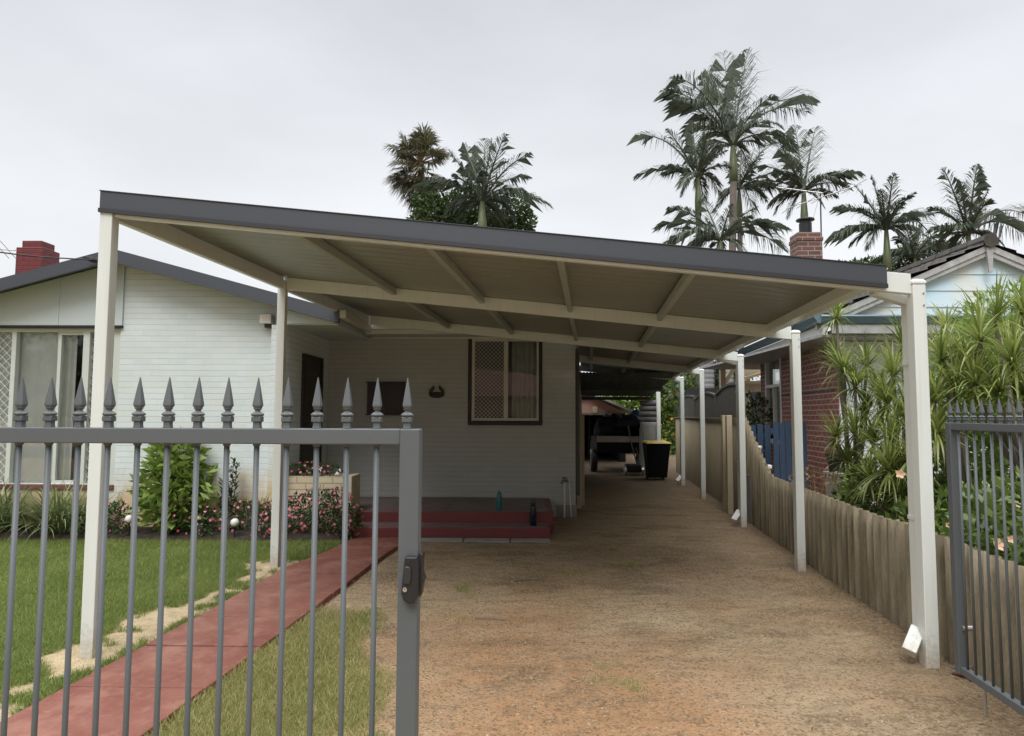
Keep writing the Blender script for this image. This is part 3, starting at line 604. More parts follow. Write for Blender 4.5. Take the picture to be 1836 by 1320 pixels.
# ------------------------------------------------------------------ carport
SK = .0953                                            # the driveway runs askew of the house by about 5 degrees
ROWS = [4.58, 7.31, 10.15, 13.38, 16.06]
def cx(s, y): return s+SK*(y-4.58)
def zb(s): return 2.955-.0985*(s+2.87)                 # underside of the cross beams
cp = root('carport', 'long cream steel carport with charcoal front fascia sloping down to the right', 'carport', (0, 4.58, 0))
PR_X = [2.61, 2.87, 3.175, 3.43, 3.655]
def tower(x, y, h):
    b = MB().box(x-.043, x+.043, y-.043, y+.043, -.2, h-.02); return b
posts = []
for y, x in zip(ROWS, PR_X):
    o = tower(x, y, 2.50).build('post', m_post, cp, bevel=.005); posts.append(o)
    b = MB().lathe([(.0625, 0), (.066, .006), (.066, .02), (.048, .034), (.018, .04)], (x, y, 2.482), 4, math.pi/4); b.build('cap', m_post, o, bevel=.004)
    b = MB()
    for dz in (-.02, -.10): b.tube([(x+.024, y-.042, 2.44+dz), (x+.024, y-.049, 2.44+dz)], .006, 8)
    b.build('bolt', m_steel, o)
for y, x in zip(ROWS[:2], (-2.875, -2.645)): posts.append(tower(x, y, 3.012 if y < 5 else 3.075).build('post', m_post, cp, bevel=.005))
def beam(y, s0, s1, th=.05, h=.135, dy=0):
    b = MB(); a, e_ = cx(s0, y), cx(s1, y)
    b.hexa([(a, y-th/2, zb(s0)), (e_, y-th/2, zb(s1)), (e_, y+th/2, zb(s1)), (a, y+th/2, zb(s0)), (a, y-th/2, zb(s0)+h), (e_, y-th/2, zb(s1)+h), (e_, y+th/2, zb(s1)+h), (a, y+th/2, zb(s0)+h)]); return b
LEFT = [-2.83, -2.86, -2.88, .16, .16]
for y, s0, x in zip(ROWS, LEFT, PR_X): beam(y, s0, x-SK*(y-4.58)-.042).build('beam', m_post, cp, bevel=.004)
PURL = (-1.68, -.73, .22, 1.17)
def purlin(s, ya, yb, w=.05, h=.075, drop=.0): 
    z = zb(s)+.135-h/2-drop-.004; return MB().bar((cx(s, ya), ya, z), (cx(s, yb), yb, z), w, h)
for i in range(2):
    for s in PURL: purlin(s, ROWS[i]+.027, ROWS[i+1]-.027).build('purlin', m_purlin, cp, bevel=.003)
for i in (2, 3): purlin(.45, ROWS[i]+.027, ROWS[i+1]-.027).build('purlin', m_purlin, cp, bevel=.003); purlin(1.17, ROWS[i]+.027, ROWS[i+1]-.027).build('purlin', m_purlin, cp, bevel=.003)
for i in range(2):
    z = zb(-2.87)+.0665; MB().bar((cx(-2.90, ROWS[i]+.055), ROWS[i]+.055, z), (cx(-2.90, ROWS[i+1]), ROWS[i+1]-(.055 if i == 0 else .03), z), .05, .132).build('edge_beam', m_post, cp, bevel=.004)
# roof sheets with ribs across the fall
RE = 2.31
def sheet(s0, s1, y0, y1):
    V, F = [], []; yy = [y0]; prof = [0]; y = y0
    while y < y1-.19:
        for dyy, z in ((.06, 0), (.012, .003), (.02, .003), (.012, 0), (.085, 0)): y += dyy; yy.append(y); prof.append(z)
    yy.append(y1); prof.append(0); k = len(yy)
    for s in (s0, s1):
        for y, z in zip(yy, prof): V.append((cx(s, y), y, zb(s)+.136+z))
    for s in (s0, s1):
        for y, z in zip(yy, prof): V.append((cx(s, y), y, zb(s)+.145+z))
    i = np.arange(k-1); F = [np.stack([i, i+1, i+k+1, i+k], 1), np.stack([i+2*k, i+3*k, i+3*k+1, i+2*k+1], 1), np.array([(0, k, 3*k, 2*k), (k-1, 3*k-1, 4*k-1, 2*k-1)]), np.stack([i, i+2*k, i+2*k+1, i+1], 1), np.stack([i+k, i+k+1, i+3*k+1, i+3*k], 1)]
    return np.array(V), np.concatenate(F)
V1, F1 = sheet(-2.93, RE, 4.556, 10.35); V2, F2 = sheet(.20, RE, 10.354, 16.2)
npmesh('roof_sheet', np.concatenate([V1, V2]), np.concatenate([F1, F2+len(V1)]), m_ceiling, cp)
# charcoal front and left flashing
def fasc(s0, s1, y, lo, hi, th):
    b = MB(); a, e_ = cx(s0, y), cx(s1, y)
    b.hexa([(a, y, zb(s0)+lo), (e_, y, zb(s1)+lo), (e_, y+th, zb(s1)+lo), (a, y+th, zb(s0)+lo), (a, y, zb(s0)+hi), (e_, y, zb(s1)+hi), (e_, y+th, zb(s1)+hi), (a, y+th, zb(s0)+hi)]); return b
fa = fasc(-2.918, 2.405, 4.537, .040, .168, .012)
fa.v += []
b = fasc(-2.918, 2.405, 4.522, .018, .046, .027); fo = fa.build('fascia', m_fascia, cp)
b.build('fascia_lip', M('dark_charcoal_lip', (.035, .037, .042), .4), fo)  # lip given a darker charcoal than the fascia
fasc(-2.923, 2.41, 4.53, .1685, .173, .10).build('top_flashing', m_fascia, fo)
# right edge: gutter hung between roof sheet and posts
gx0 = RE
b = MB()
for (o0, o1, z0, z1) in ((.0, .012, .065, .17), (.012, .09, .065, .077), (.09, .102, .065, .15), (.08, .112, .15, .16)):
    b.hexa([(cx(gx0+o0, 4.56), 4.56, zb(gx0)+z0-.01), (cx(gx0+o1, 4.56), 4.56, zb(gx0)+z0-.01), (cx(gx0+o1, 16.25), 16.25, zb(gx0)+z0-.01), (cx(gx0+o0, 16.25), 16.25, zb(gx0)+z0-.01),
            (cx(gx0+o0, 4.56), 4.56, zb(gx0)+z1-.01), (cx(gx0+o1, 4.56), 4.56, zb(gx0)+z1-.01), (cx(gx0+o1, 16.25), 16.25, zb(gx0)+z1-.01), (cx(gx0+o0, 16.25), 16.25, zb(gx0)+z1-.01)])
b.build('gutter', m_post, cp)
# downpipes behind posts one, three and five with a kicked spout
for i in (0, 2, 4):
    x, y = PR_X[i], ROWS[i]; dxp = x+.012; yp = y+.10
    b = MB().box(dxp-.045, dxp+.045, yp-.045, yp+.03, .17, 2.40); d = b.build('downpipe', m_post, cp, bevel=.006)
    b = MB().bar((dxp-.035, yp-.02, .205), (dxp-.15, yp-.11, .085), .085, .07, (.0, -.5, 1)); b.build('spout', m_post, d, bevel=.005)
    b = MB(); 
    for z in (.92, 1.95): b.box(dxp-.050, dxp+.050, yp-.05, yp+.03, z, z+.025)
    b.build('pipe_clip', m_white, d)
    MB().bar((dxp, yp, 2.38), (cx(gx0+.06, y), y+.10, 2.46), .07, .06).build('elbow', m_post, d, bevel=.005)

# ------------------------------------------------------------------ gates
def spear():
    b = MB(); s2 = math.sqrt(2)
    b.lathe([(.0135, 0), (.0125, .004), (.0085*s2, .006), (.0085*s2, .016)], (0, 0, 0), 4, math.pi/4)
    b.lathe([(.011*s2, .016), (.012*s2, .018), (.012*s2, .028), (.011*s2, .030)], (0, 0, 0), 4, math.pi/4)
    b.lathe([(.012, .0302), (.016, .033), (.0165, .036), (.012, .040), (.0065, .043), (.0065, .046), (.009, .048), (.0115, .051)], (0, 0, 0), 14)
    b.lathe([(.0105, .0512), (.0150, .058), (.0145, .063), (.008, .098), (.0015, .131)], (0, 0, 0), 4, math.pi/4)
    me = bpy.data.meshes.new('spear_finial'); me.from_pydata(b.v, [], b.f); me.update(); me.materials.append(m_gate)
    return me
SPEAR = spear()
def gate(name, label, p0, dirv, length, zbot, ztop, pitch, first, stile=.05):
    p0 = np.array([*p0, 0.0]); d = np.array([*dirv, 0.0]); d /= np.linalg.norm(d); nrm = np.array([-d[1], d[0], 0])
    rt = root(name, label, 'gate', p0)
    P = lambda u, z: tuple(p0+d*u+np.array([0, 0, z]))
    for z, h in ((ztop-.02, .04), (zbot+.02, .04)): MB().bar(P(stile, z), P(length-stile, z), .04, h).build('rail', m_gate, rt, bevel=.003)
    for u in (0, length-stile):
        b = MB(); q = [p0+d*(u+a)+nrm*c for a, c in ((0, -.025), (stile, -.025), (stile, .025), (0, .025))]
        b.hexa([(*v[:2], zbot) for v in q]+[(*v[:2], ztop) for v in q]).build('stile', m_gate, rt, bevel=.003)
    n = int((length-stile-first)/pitch); proto = None
    for i in range(n+1):
        u = first+pitch*i
        if u < length-stile-.01 and u > stile:
            if proto is None:
                q = p0+d*u; b = MB().lathe([(.0070, zbot+.039), (.0070, ztop-.039)], (q[0], q[1], 0), 14); proto = b.build('bar', m_gate, rt, smooth=False); pu = u
                for pg_ in proto.data.polygons: pg_.use_smooth = len(pg_.vertices) == 4
            else: dup(proto, rt, d*(u-pu))
    bw_ = MB(); us = [first+pitch*i for i in range(n+1) if stile < first+pitch*i < length-stile-.01]
    for k, u in enumerate(us):
        c_ = p0+d*u+np.array([0, 0, ztop-.043]); o_ = MB().lathe([(.0110, .0035), (.0100, .0), (.0080, -.003)], tuple(c_), 8) if k == 0 else None
        if o_: wb_ = o_.build('weld', m_gate, rt, smooth=True); wu = u
        else: dup(wb_, rt, d*(u-wu))
    ang = math.atan2(d[1], d[0])
    for i in range(-1, n+1):
        u = first+pitch*i
        if u < .005 or u > length-.01: continue
        o = bpy.data.objects.new('spear_finial', SPEAR); COL.objects.link(o); o.parent = rt; o.location = tuple(d*u+np.array([0, 0, ztop])); o.rotation_euler = (0, 0, ang)
        bv = o.modifiers.new('bevel', 'BEVEL'); bv.width = .0008; bv.segments = 1; bv.limit_method = 'ANGLE'
    return rt
GY_ = 1.75
xr = AY(755, 780, GY_)[0]; ztop = AY(378, 767.5, GY_)[2]; pitch = 53.85/FPX*GY_*1.005
xs0 = AY(730, 760, GY_)[0]
lg = gate('driveway_gate', 'grey spear topped steel gate leaf with a black latch, spanning the front path', (xr, GY_), (-1, 0), 2.1, .08, ztop, pitch, xr-xs0+pitch)
# latch
a = AY(722, 996, GY_-.03); c = AY(750, 1081, GY_-.03); lx0, lx1, lz0, lz1 = a[0], c[0]+.002, c[2], a[2]
la = root('latch', None, None); bpy.data.objects.remove(la)
b = MB(); ys_ = GY_-.025; mid = (lx0+lx1)/2
prof = [(lx0+.008, lz1), (lx1-.004, lz1), (lx1, lz1-.02), (lx1, lz0+.02), (lx1-.010, lz0+.003), (mid, lz0), (lx0+.006, lz0+.008), (lx0, lz0+.025), (lx0+.001, lz0+.045), (lx0+.005, lz1-.03)]
b.prism([(x, ys_-.022, z) for x, z in prof], (0, .0215, 0)); lb = b.build('latch', m_black, lg, bevel=.004)
b = MB().prism([(lx0+.007, ys_-.029, lz0+.050), (lx0+.021, ys_-.029, lz0+.050), (lx0+.025, ys_-.029, lz0+.060), (lx0+.025, ys_-.029, lz1-.028), (lx0+.020, ys_-.029, lz1-.022), (lx0+.009, ys_-.029, lz1-.022)], (0, .008, 0)); b.build('button', M('satin_black', (.03, .032, .034), .35), lb, bevel=.003)
kc = (lx0+.010, ys_-.022, lz0+.036); b = MB()
b.prism([(kc[0]+.0055*math.cos(k*math.pi/10), kc[1]-.004, kc[2]+.0055*math.sin(k*math.pi/10)) for k in range(20)], (0, .0045, 0)); kk = b.build('key_cylinder', M('bright_nickel', (.75, .75, .74), .25, None, 5, 80, 0, 1.0), lb, bevel=.0008)
b = MB().box(kc[0]-.0009, kc[0]+.0009, kc[1]-.0046, kc[1]-.004, kc[2]+.0002, kc[2]+.005); b.build('keyhole', m_dark, kk)
b = MB(); b.prism([(lx1+.0005, ys_-.006, lz1+.006), (lx1+.007, ys_-.006, lz1+.002), (lx1+.006, ys_-.006, lz1-.045), (lx1+.012, ys_-.006, lz1-.06), (lx1+.008, ys_-.006, lz1-.075), (lx1+.004, ys_-.006, lz0+.015), (lx1+.0005, ys_-.006, lz0+.012)], (0, .04, 0)); b.build('strike', m_black, lb, bevel=.002)
b = MB()
b.prism([(lx0+.017+.004*math.cos(k*math.pi/6), ys_-.0235, lz1-.012+.004*math.sin(k*math.pi/6)) for k in range(12)], (0, .002, 0)); b.build('screw', m_dark, lb)
# right leaf, swung in along the drive
rg0 = np.array([2.455, 4.02]); rdir = np.array([-.075, -1.0])
rg = gate('driveway_gate', 'grey spear topped steel gate leaf swung open beside the low corrugated fence', rg0, rdir, 2.3, .17, 1.568, .0775, .09)
b = MB(); b.tube([(2.45, 3.80, .17), (2.45, 3.80, .02)], .008, 8); b.build('drop_bolt', m_steel, rg); MB().tube([(2.45, 3.97, .42), (2.51, 3.97, .42)], .014, 8).build('catch', m_steel, rg)

# ------------------------------------------------------------------ across the street (seen only in the window panes)
b = MB().box(-300, 300, -14, -6, -.05, .012); tag(b.build('road', M('asphalt', (.05, .05, .052), .9)), kind='structure')
oh = root('street_house', 'red roofed cream house across the street, mirrored in the windows', 'house', (0, -24, 0))
MB().box(-16, 14, -30, -22, 0, 2.9).build('wall', m_planterbrick, oh); b = MB().hexa([(-17, -31, 2.8), (15, -31, 2.8), (15, -21, 2.8), (-17, -21, 2.8), (-12, -26.2, 5.6), (10, -26.2, 5.6), (10, -25.8, 5.6), (-12, -25.8, 5.6)]); b.build('roof', brickmat('red_roof_tile', (.22, .07, .05), (.18, .06, .045), (.09, .03, .025), None, .3, .16, .02), oh)
for k, (x, lab) in enumerate(((-30, 'broad tree across the street, left of the red roofed house'), (24, 'broad tree across the street, right of the red roofed house'))):
    rt = root('street_tree', lab, 'tree', (x, -24, 0), 'trees across the street'); foliage('crown', [(x+a, -24, z, 4, 3, 2.5) for a, z in ((-5, 4), (0, 5.5), (5, 4), (0, 3))], 3500, .5, .3, m_leafd, rt); MB().tube([(x, -24, 0), (x, -24, 4)], .3, 8).build('trunk', m_bark, rt)

# ------------------------------------------------------------------ corrugated fence and what stands behind it
def corrugated(name, pts, hfun, mat, parent=None, pitch=.146, amp=.024, origin=None, zb0=-.06, res=.012):
    pts = np.array(pts, float); seg = np.linalg.norm(np.diff(pts, axis=0), axis=1); L = np.concatenate([[0], np.cumsum(seg)])
    s = np.arange(0, L[-1], res); x = np.interp(s, L, pts[:, 0]); y = np.interp(s, L, pts[:, 1])
    tx = np.gradient(x); ty = np.gradient(y); nn = np.hypot(tx, ty); nx_, ny_ = -ty/nn, tx/nn
    wv = amp*np.sin(s/pitch*6.283); wv = np.sign(wv)*np.abs(wv)**.8*amp**.2
    h = hfun(s, y); x1, y1 = x+nx_*wv, y+ny_*wv; x2, y2 = x1+nx_*.007, y1+ny_*.007; n = len(s)
    V = np.concatenate([np.stack([x1, y1, 0*s+zb0], 1), np.stack([x1, y1, h], 1), np.stack([x2, y2, h], 1), np.stack([x2, y2, 0*s+zb0], 1)]); i = np.arange(n-1)
    F = np.concatenate([np.stack([i+k*n, i+1+k*n, i+1+(k+1)*n, i+(k+1)*n], 1) for k in range(3)])
    return npmesh(name, V, F, mat, parent, origin=origin if origin is not None else (x[0], y[0], 0), smooth=True)
def fh(s, y):
    sheet_i = np.floor(s/1.02); st_ = (hsh(sheet_i, sheet_i*0, 5)-.5)*.03
    return np.where(y < 9.1, .80+.004*(y-4)+st_, .80+.004*(y-4)+st_*.5+np.clip((y-9.15)/1.6, 0, 1)**1.15*.75)
FX = lambda y: 2.80+SK*(y-4.6)
f1 = corrugated('corrugated_fence', [(2.62, 2.4), (2.78, 4.5), (FX(6.8)+.0, 6.8), (FX(8.75)+.02, 8.75), (FX(10.9)+.05, 10.9)], fh, m_fence)
tag(f1, 'low weathered corrugated fibre cement fence along the driveway', 'fence')
for y in (5.52, 6.93): MB().bar((FX(y)-.03, y, -.03), (FX(y)-.03, y, .80), .010, .012).build('joint_strip', m_backfence, f1)
f2 = corrugated('back_fence', [(FX(10.9)+.05, 10.93), (FX(20)+.1, 20)], lambda s, y: 1.56+0*s, m_backfence, pitch=.11, amp=.012)
tag(f2, 'taller tan ribbed boundary fence further down the drive', 'fence')
MB().bar((FX(10.9)+.02, 10.93, 1.57), (FX(20)+.08, 20, 1.57), .03, .03).build('cap_rail', m_backfence, f2)
for k, (y, lab) in enumerate(((11.95, 'further of two cream timber posts against the tan fence'), (11.45, 'nearer of two cream timber posts against the tan fence'))):
    x = FX(y)-.055-.025*k
    tag(MB().box(x-.045, x+.045, y-.045, y+.045, -.1, 1.62).build('timber_post', m_timber, None, bevel=.006, origin=(x, y, 0)), lab, 'post', 'cream timber posts by the tan fence')
# lattice screens above it
def lattice(label, ya, yb, z0, za, zc, off=.12):
    rt = root('lattice_screen', label, 'lattice screen', (FX(ya)+off, ya, 0), 'grey lattice screens behind the tan fence'); b = MB(); n = int((yb-ya)/.09)
    for i in range(n+1):
        y = ya+(yb-ya)*i/n; zt_ = za+(zc-za)*i/n+.10*math.sin(math.pi*i/n); b.bar((FX(y)+off, y, z0), (FX(y)+off, y, zt_), .012, .045)
    for k in range(int((max(za, zc)-z0)/.09)):
        z = z0+.05+k*.09; b.bar((FX(ya)+off+.013, ya, z), (FX(yb)+off+.013, yb, min(z, 9)), .012, .045)
    b.build('slats', m_lattice, rt)
    b = MB(); pts = [(FX(ya+(yb-ya)*u)+off, ya+(yb-ya)*u, za+(zc-za)*u+.02+.10*math.sin(math.pi*u)) for u in np.linspace(0, 1, 9)]
    for p_, q_ in zip(pts[:-1], pts[1:]): b.bar(p_, q_, .05, .04)
    b.bar((FX(ya)+off, ya, z0), (FX(ya)+off, ya, za+.03), .05, .05); b.bar((FX(yb)+off, yb, z0), (FX(yb)+off, yb, zc+.03), .05, .05); b.build('frame', m_lattice, rt)
lattice('dark lattice screen nearest, above the tan fence by the cream posts', 11.2, 13.6, 1.5, 2.08, 2.02)
lattice('middle grey lattice screen above the tan fence with a bowed top', 13.7, 16.4, 1.4, 2.0, 1.98)
lattice('furthest grey lattice screen above the tan fence near the tyres', 16.5, 19.5, 1.4, 2.05, 1.95)

# ------------------------------------------------------------------ neighbour's house
nb_ = root('neighbour_house', 'pale blue weatherboard gabled house with red brick side wall and dark tiled roof', 'house', (6.5, 11, 0))
NX, NY = 4.75, 10.5
def sx_(y): return NX+SK*(y-NY)
def sidebox(b, ya, yb, z0, z1, th=.22, off=0):
    return b.hexa([(sx_(ya)+off, ya, z0), (sx_(ya)+off+th, ya, z0), (sx_(yb)+off+th, yb, z0), (sx_(yb)+off, yb, z0), (sx_(ya)+off, ya, z1), (sx_(ya)+off+th, ya, z1), (sx_(yb)+off+th, yb, z1), (sx_(yb)+off, yb, z1)])
b = MB(); sidebox(b, NY, 13.55, -.1, 2.95); sidebox(b, 13.55, 14.8, -.1, 1.05); sidebox(b, 14.8, 15.2, -.1, 2.95); b.build('brick_wall', m_redbrick, nb_)
b = MB(); sidebox(b, NY-.004, 13.552, 2.0, 2.03, .01, -.008); b.build('band', M('dark_mortar_band', (.07, .05, .045), .8), nb_)
b = MB(); sidebox(b, 13.56, 13.65, 1.05, 2.95, .12, -.01); sidebox(b, 14.7, 14.79, 1.05, 2.95, .12, -.01); sidebox(b, 13.65, 14.7, 1.05, 1.13, .12, -.012); sidebox(b, 13.65, 14.7, 2.2, 2.26, .12, -.012); sidebox(b, 14.15, 14.2, 1.13, 2.2, .1, -.008)
nw = b.build('window', m_trim, nb_)
b = MB(); sidebox(b, 13.65, 14.7, 1.13, 2.95, .005, .06); b.build('pane', m_glass, nw)
b = MB(); sidebox(b, 13.6, 14.75, 1.0, 2.95, .02, .5); b.build('blind', m_interior, nw)
b = MB().box(NX+.02, 9.6, NY-.02, NY+.15, -.1, 2.75)
b.build('front_wall', m_whitewall, nb_)
b = MB()
for z in np.arange(.2, 2.7, .3): b.box(NX+.02, 9.6, NY-.028, NY-.02, z, z+.008)
b.build('cover_strip', m_bluepaint, nb_)
AP = AY(1765, 441, 10.1); apx, apz = AP[0], AP[2]; FT = AY(1490, 562, 10.1); nsl = (apz-FT[2])/(apx-FT[0])
def nz_(x): return apz-nsl*abs(x-apx)
# gable of overlapping weatherboards
b = MB(); z = 2.98; bw = .245
while z < apz-.1:
    z1 = min(z+bw, apz-.12); h0 = (apz-.1-z)/nsl; h1 = max((apz-.1-z1)/nsl, .02)
    if h0 < .05: break
    yb_ = 10.14
    b.hexa([(apx-h0, yb_-.016, z), (apx+h0, yb_-.016, z), (apx+h0, NY, z), (apx-h0, NY, z), (apx-h1, yb_, z1), (apx+h1, yb_, z1), (apx+h1, NY, z1), (apx-h1, NY, z1)]); z = z1
b.build('weatherboard_gable', m_bluepaint, nb_)
# barge boards
b = MB(); xl = FT[0]-.25; xrr = 2*apx-xl
for (xa, xb) in ((xl, apx), (xrr, apx)):
    b.prism([(xa, 10.02, nz_(xa)-.16), (xb, 10.02, apz-.16), (xb, 10.02, apz-.02), (xa, 10.02, nz_(xa)-.02)], (0, .04, 0))
    b.prism([(xa, 10.0, nz_(xa)-.09), (xb, 10.0, apz-.09), (xb, 10.0, apz-.0), (xa, 10.0, nz_(xa)-.0)], (0, .02, 0))
b.prism([(apx-.05, 9.98, apz-.05), (apx+.05, 9.98, apz-.05), (apx+.025, 9.98, apz-.42), (apx-.025, 9.98, apz-.42)], (0, .03, 0))
b.build('bargeboard', m_peel, nb_)
# tiled roof: rows of dished tiles stepping down each slope
def tiles(x_e, y0, y1, side):
    Ls = abs(x_e-apx)/math.cos(math.atan(nsl)); course = .30; nr_ = int(Ls/course)+1; V, F = [], []
    yy = np.arange(y0, y1, .035); k = len(yy); prof = .022*np.abs(np.sin((yy-y0)/.21*math.pi))
    rows = []
    for r in range(nr_):
        for u, dz in ((r*course, .05), (min((r+1)*course, Ls)-.001, .012)):
            x = x_e+(apx-x_e)*min(u/Ls, 1); rows.append((x, nz_(x)+dz+.012, r))
    xx = np.zeros((len(rows), k)); 
    P = []
    for x, z, r in rows: P.append(np.stack([x+SK*(yy-10)*.0+0*yy, yy, z+prof*(1 if True else 0)+.012*hsh(np.floor((yy-y0)/.21), 0*yy+r, 3)], 1))
    P.insert(0, P[0]-np.array([0, 0, .05])); V = np.concatenate(P); n = len(P); i = np.arange(n*k).reshape(n, k)
    return V, np.stack([i[:-1, :-1], i[:-1, 1:], i[1:, 1:], i[1:, :-1]], -1).reshape(-1, 4)
V1, F1 = tiles(4.22, 9.97, 17, 1); V2, F2 = tiles(2*apx-4.22, 9.97, 17, -1)
nr = npmesh('roof', np.concatenate([V1, V2]), np.concatenate([F1, F2[:, ::-1]+len(V1)]), m_tile, nb_)
b = MB(); yy = np.arange(9.95, 17, .40)
for y in yy: b.tube([(apx, y, apz+.05), (apx, y+.41, apz+.06)], [.11, .10], 8)
b.build('ridge_tile', m_tile, nr)
b = MB().box(4.3, 9.3, 9.97, 17, 2.76, 2.80); b.build('soffit', m_peel, nb_)
# blue gutters and fascia beams
b = MB(); gzz = 2.94
b.prism([(4.25, 9.86, gzz), (4.25, 9.80, gzz+.10), (4.25, 9.86, gzz+.13), (4.25, 9.95, gzz+.13), (4.25, 9.95, gzz)], (5.2, 0, 0))
b.prism([(4.22, 9.86, gzz+.005), (4.15, 9.86, gzz+.10), (4.22, 9.86, gzz+.13), (4.30, 9.86, gzz+.13), (4.30, 9.86, gzz+.005)], (.56, 6.0, 0)); b.build('gutter', m_blueg, nb_)
b = MB().box(4.42, 9.5, 9.88, 9.93, 2.80, gzz-.004); b.build('fascia', m_peel, nb_, bevel=.004)
b = MB().hexa([(4.30, 9.9, 2.78), (4.36, 9.9, 2.78), (4.92, 15.9, 2.78), (4.86, 15.9, 2.78), (4.30, 9.9, gzz-.002), (4.36, 9.9, gzz-.002), (4.92, 15.9, gzz-.002), (4.86, 15.9, gzz-.002)]); b.build('side_fascia', m_trim, nb_)
# brick chimney with flue
cxx, cyy = 5.36, 13.0; ct = AY(1445, 421, 13)[2]
b = MB().box(cxx-.23, cxx+.23, cyy-.2, cyy+.2, 3.0, ct); b.box(cxx-.245, cxx+.245, cyy-.215, cyy+.215, ct-.17, ct-.09); ch = b.build('chimney', m_chimbrick, nr, bevel=.008)
b = MB().lathe([(.115, 0), (.115, .22), (.10, .225), (.10, .27), (.17, .275), (.165, .30), (.06, .335), (.01, .34)], (cxx, cyy, ct), 16); b.build('flue', m_black, ch)
# antenna on the neighbour's roof
am = AY(1471, 345, 13.2); ab_ = AY(1473, 480, 13.2)
an = root('antenna', "tall television aerial on the neighbour's tiled roof beside the brick chimney", 'antenna', ab_)
MB().tube([tuple(ab_-np.array([0, 0, .6])), tuple(am)], .013, 6).build('mast', m_dark, an)
b = MB(); p1, p2 = AY(1392, 336, 13.4), AY(1476, 347, 13.1); q1, q2 = AY(1408, 375, 13.3), AY(1545, 330, 12.8)
b.tube([tuple(p1), tuple(p2)], .014, 5); b.tube([tuple(q1), tuple(q2)], .009, 5); b.build('boom', m_steel, an)
b = MB()
for u in np.linspace(.02, .98, 7): c = p1*(1-u)+p2*u; b.tube([tuple(c+np.array([-.05, -.35, -.06])), tuple(c+np.array([.05, .35, .06]))], .006, 5)
for u in np.linspace(.1, .9, 5): c = q1*(1-u)+q2*u; b.tube([tuple(c+np.array([.1, -.3, .04])), tuple(c+np.array([-.1, .3, -.04]))], .006, 5)
b.build('element', m_steel, an)
MB().tube([tuple(am), tuple(AY(1450, 420, 13.3))], .004, 4).build('stay_wire', m_steel, an)
# pergola beyond the neighbour's window
pg = root('pergola', "weathered timber pergola frame behind the neighbour's house", 'pergola', (5.4, 18, 0))
b = MB()
for px, Y in ((1296, 17), (1340, 18), (1376, 18)): q = AY(px, 700, Y); b.bar((q[0], Y, 0), (q[0], Y, 3.0), .12, .12)
b.build('post', m_timber, pg)
b = MB()
for (pa, pb_, w_) in (((1285, 650, 17), (1330, 652, 17.5), .1), ((1296, 690, 17), (1318, 655, 17.3), .12), ((1320, 668, 17.6), (1395, 658, 18.2), .28), ((1330, 680, 17.5), (1372, 668, 17.8), .07), ((1320, 686, 17.2), (1402, 685, 18), .07), ((1310, 695, 17.2), (1395, 693, 18), .25)):
    b.bar(tuple(AY(*pa)), tuple(AY(*pb_)), .06, w_)
b.build('rafter', m_timber, pg)
MB().box(4.6, 7.2, 19.5, 19.6, 0, 2.4).build('back_screen', m_dark, pg)

# blue picket gate, brick pier, pots
gt = root('picket_gate', 'blue painted timber picket gate beside the red brick wall', 'gate', (4.4, 12, 0)); q0, q1 = AY(1392, 770, 11.3), AY(1441, 770, 11.3)
pk = [(1337, 12.2), (1350, 12.1), (1363, 12.0), (1376, 11.9), (1391, 11.4), (1402, 11.4), (1412.5, 11.4), (1423, 11.4), (1433, 11.4), (1441, 11.4)]
for i, (px, Y) in enumerate(pk):
    q = AY(px, 760, Y); h = AY(px, 758+2*(i % 2)+(2 if i < 4 else -2), Y)[2]; wd = .095 if i < 4 else .085
    b = MB().prism([(q[0]-wd/2, Y, .08), (q[0]+wd/2, Y, .08), (q[0]+wd/2, Y, h-.02), (q[0]+wd/2-.02, Y, h), (q[0]-wd/2+.02, Y, h), (q[0]-wd/2, Y, h-.02)], (0, .02, 0)); b.build('picket', m_bluegate, gt)
b = MB()
for z in (.30, 1.32): b.box(q0[0]-.05, q1[0]+.02, 11.422, 11.46, z, z+.09)
for z in (.35, 1.25): b.bar((AY(1335, 760, 12.24)[0], 12.24, z), (AY(1380, 760, 11.94)[0], 11.94, z), .03, .09)
b.build('rail', m_bluegate, gt)
pi = AY(1368, 858, 10.6); pier = root('brick_pier', 'short brick garden pier with a white cap behind the fence', 'pier', (pi[0], 10.6, 0)); zt_ = AY(1368, 840, 10.6)[2]
MB().box(pi[0]-.085, pi[0]+.085, 10.5, 10.75, 0, zt_).build('brickwork', m_chimbrick, pier); MB().box(pi[0]-.105, pi[0]+.105, 10.48, 10.77, zt_, zt_+.06).build('cap', m_white, pier, bevel=.015)
bu = AY(1357, 832, 10.65); o = MB().lathe([(.075, 0), (.10, .24), (.112, .245), (.112, .275), (.10, .28), (.09, .26), (.02, .25)], (bu[0]-.02, 10.68, zt_+.061), 18).build('bucket', m_white, None, smooth=False, origin=(bu[0], 10.68, zt_+.06)); tag(o, 'white plastic bucket standing on the brick garden pier', 'bucket')
o = MB().lathe([(.06, 0), (.085, .17), (.09, .18), (.08, .18), (.02, .16)], (bu[0]-.10, 10.45, .72), 14).build('flower_pot', M('mauve_pot', (.30, .24, .28), .6), None, origin=(bu[0]-.1, 10.45, .72)); tag(o, 'small mauve pot against the white bucket', 'pot')
MB().box(bu[0]-.2, bu[0]-.02, 10.36, 10.56, 0, .719).build('stand', m_concrete, o)
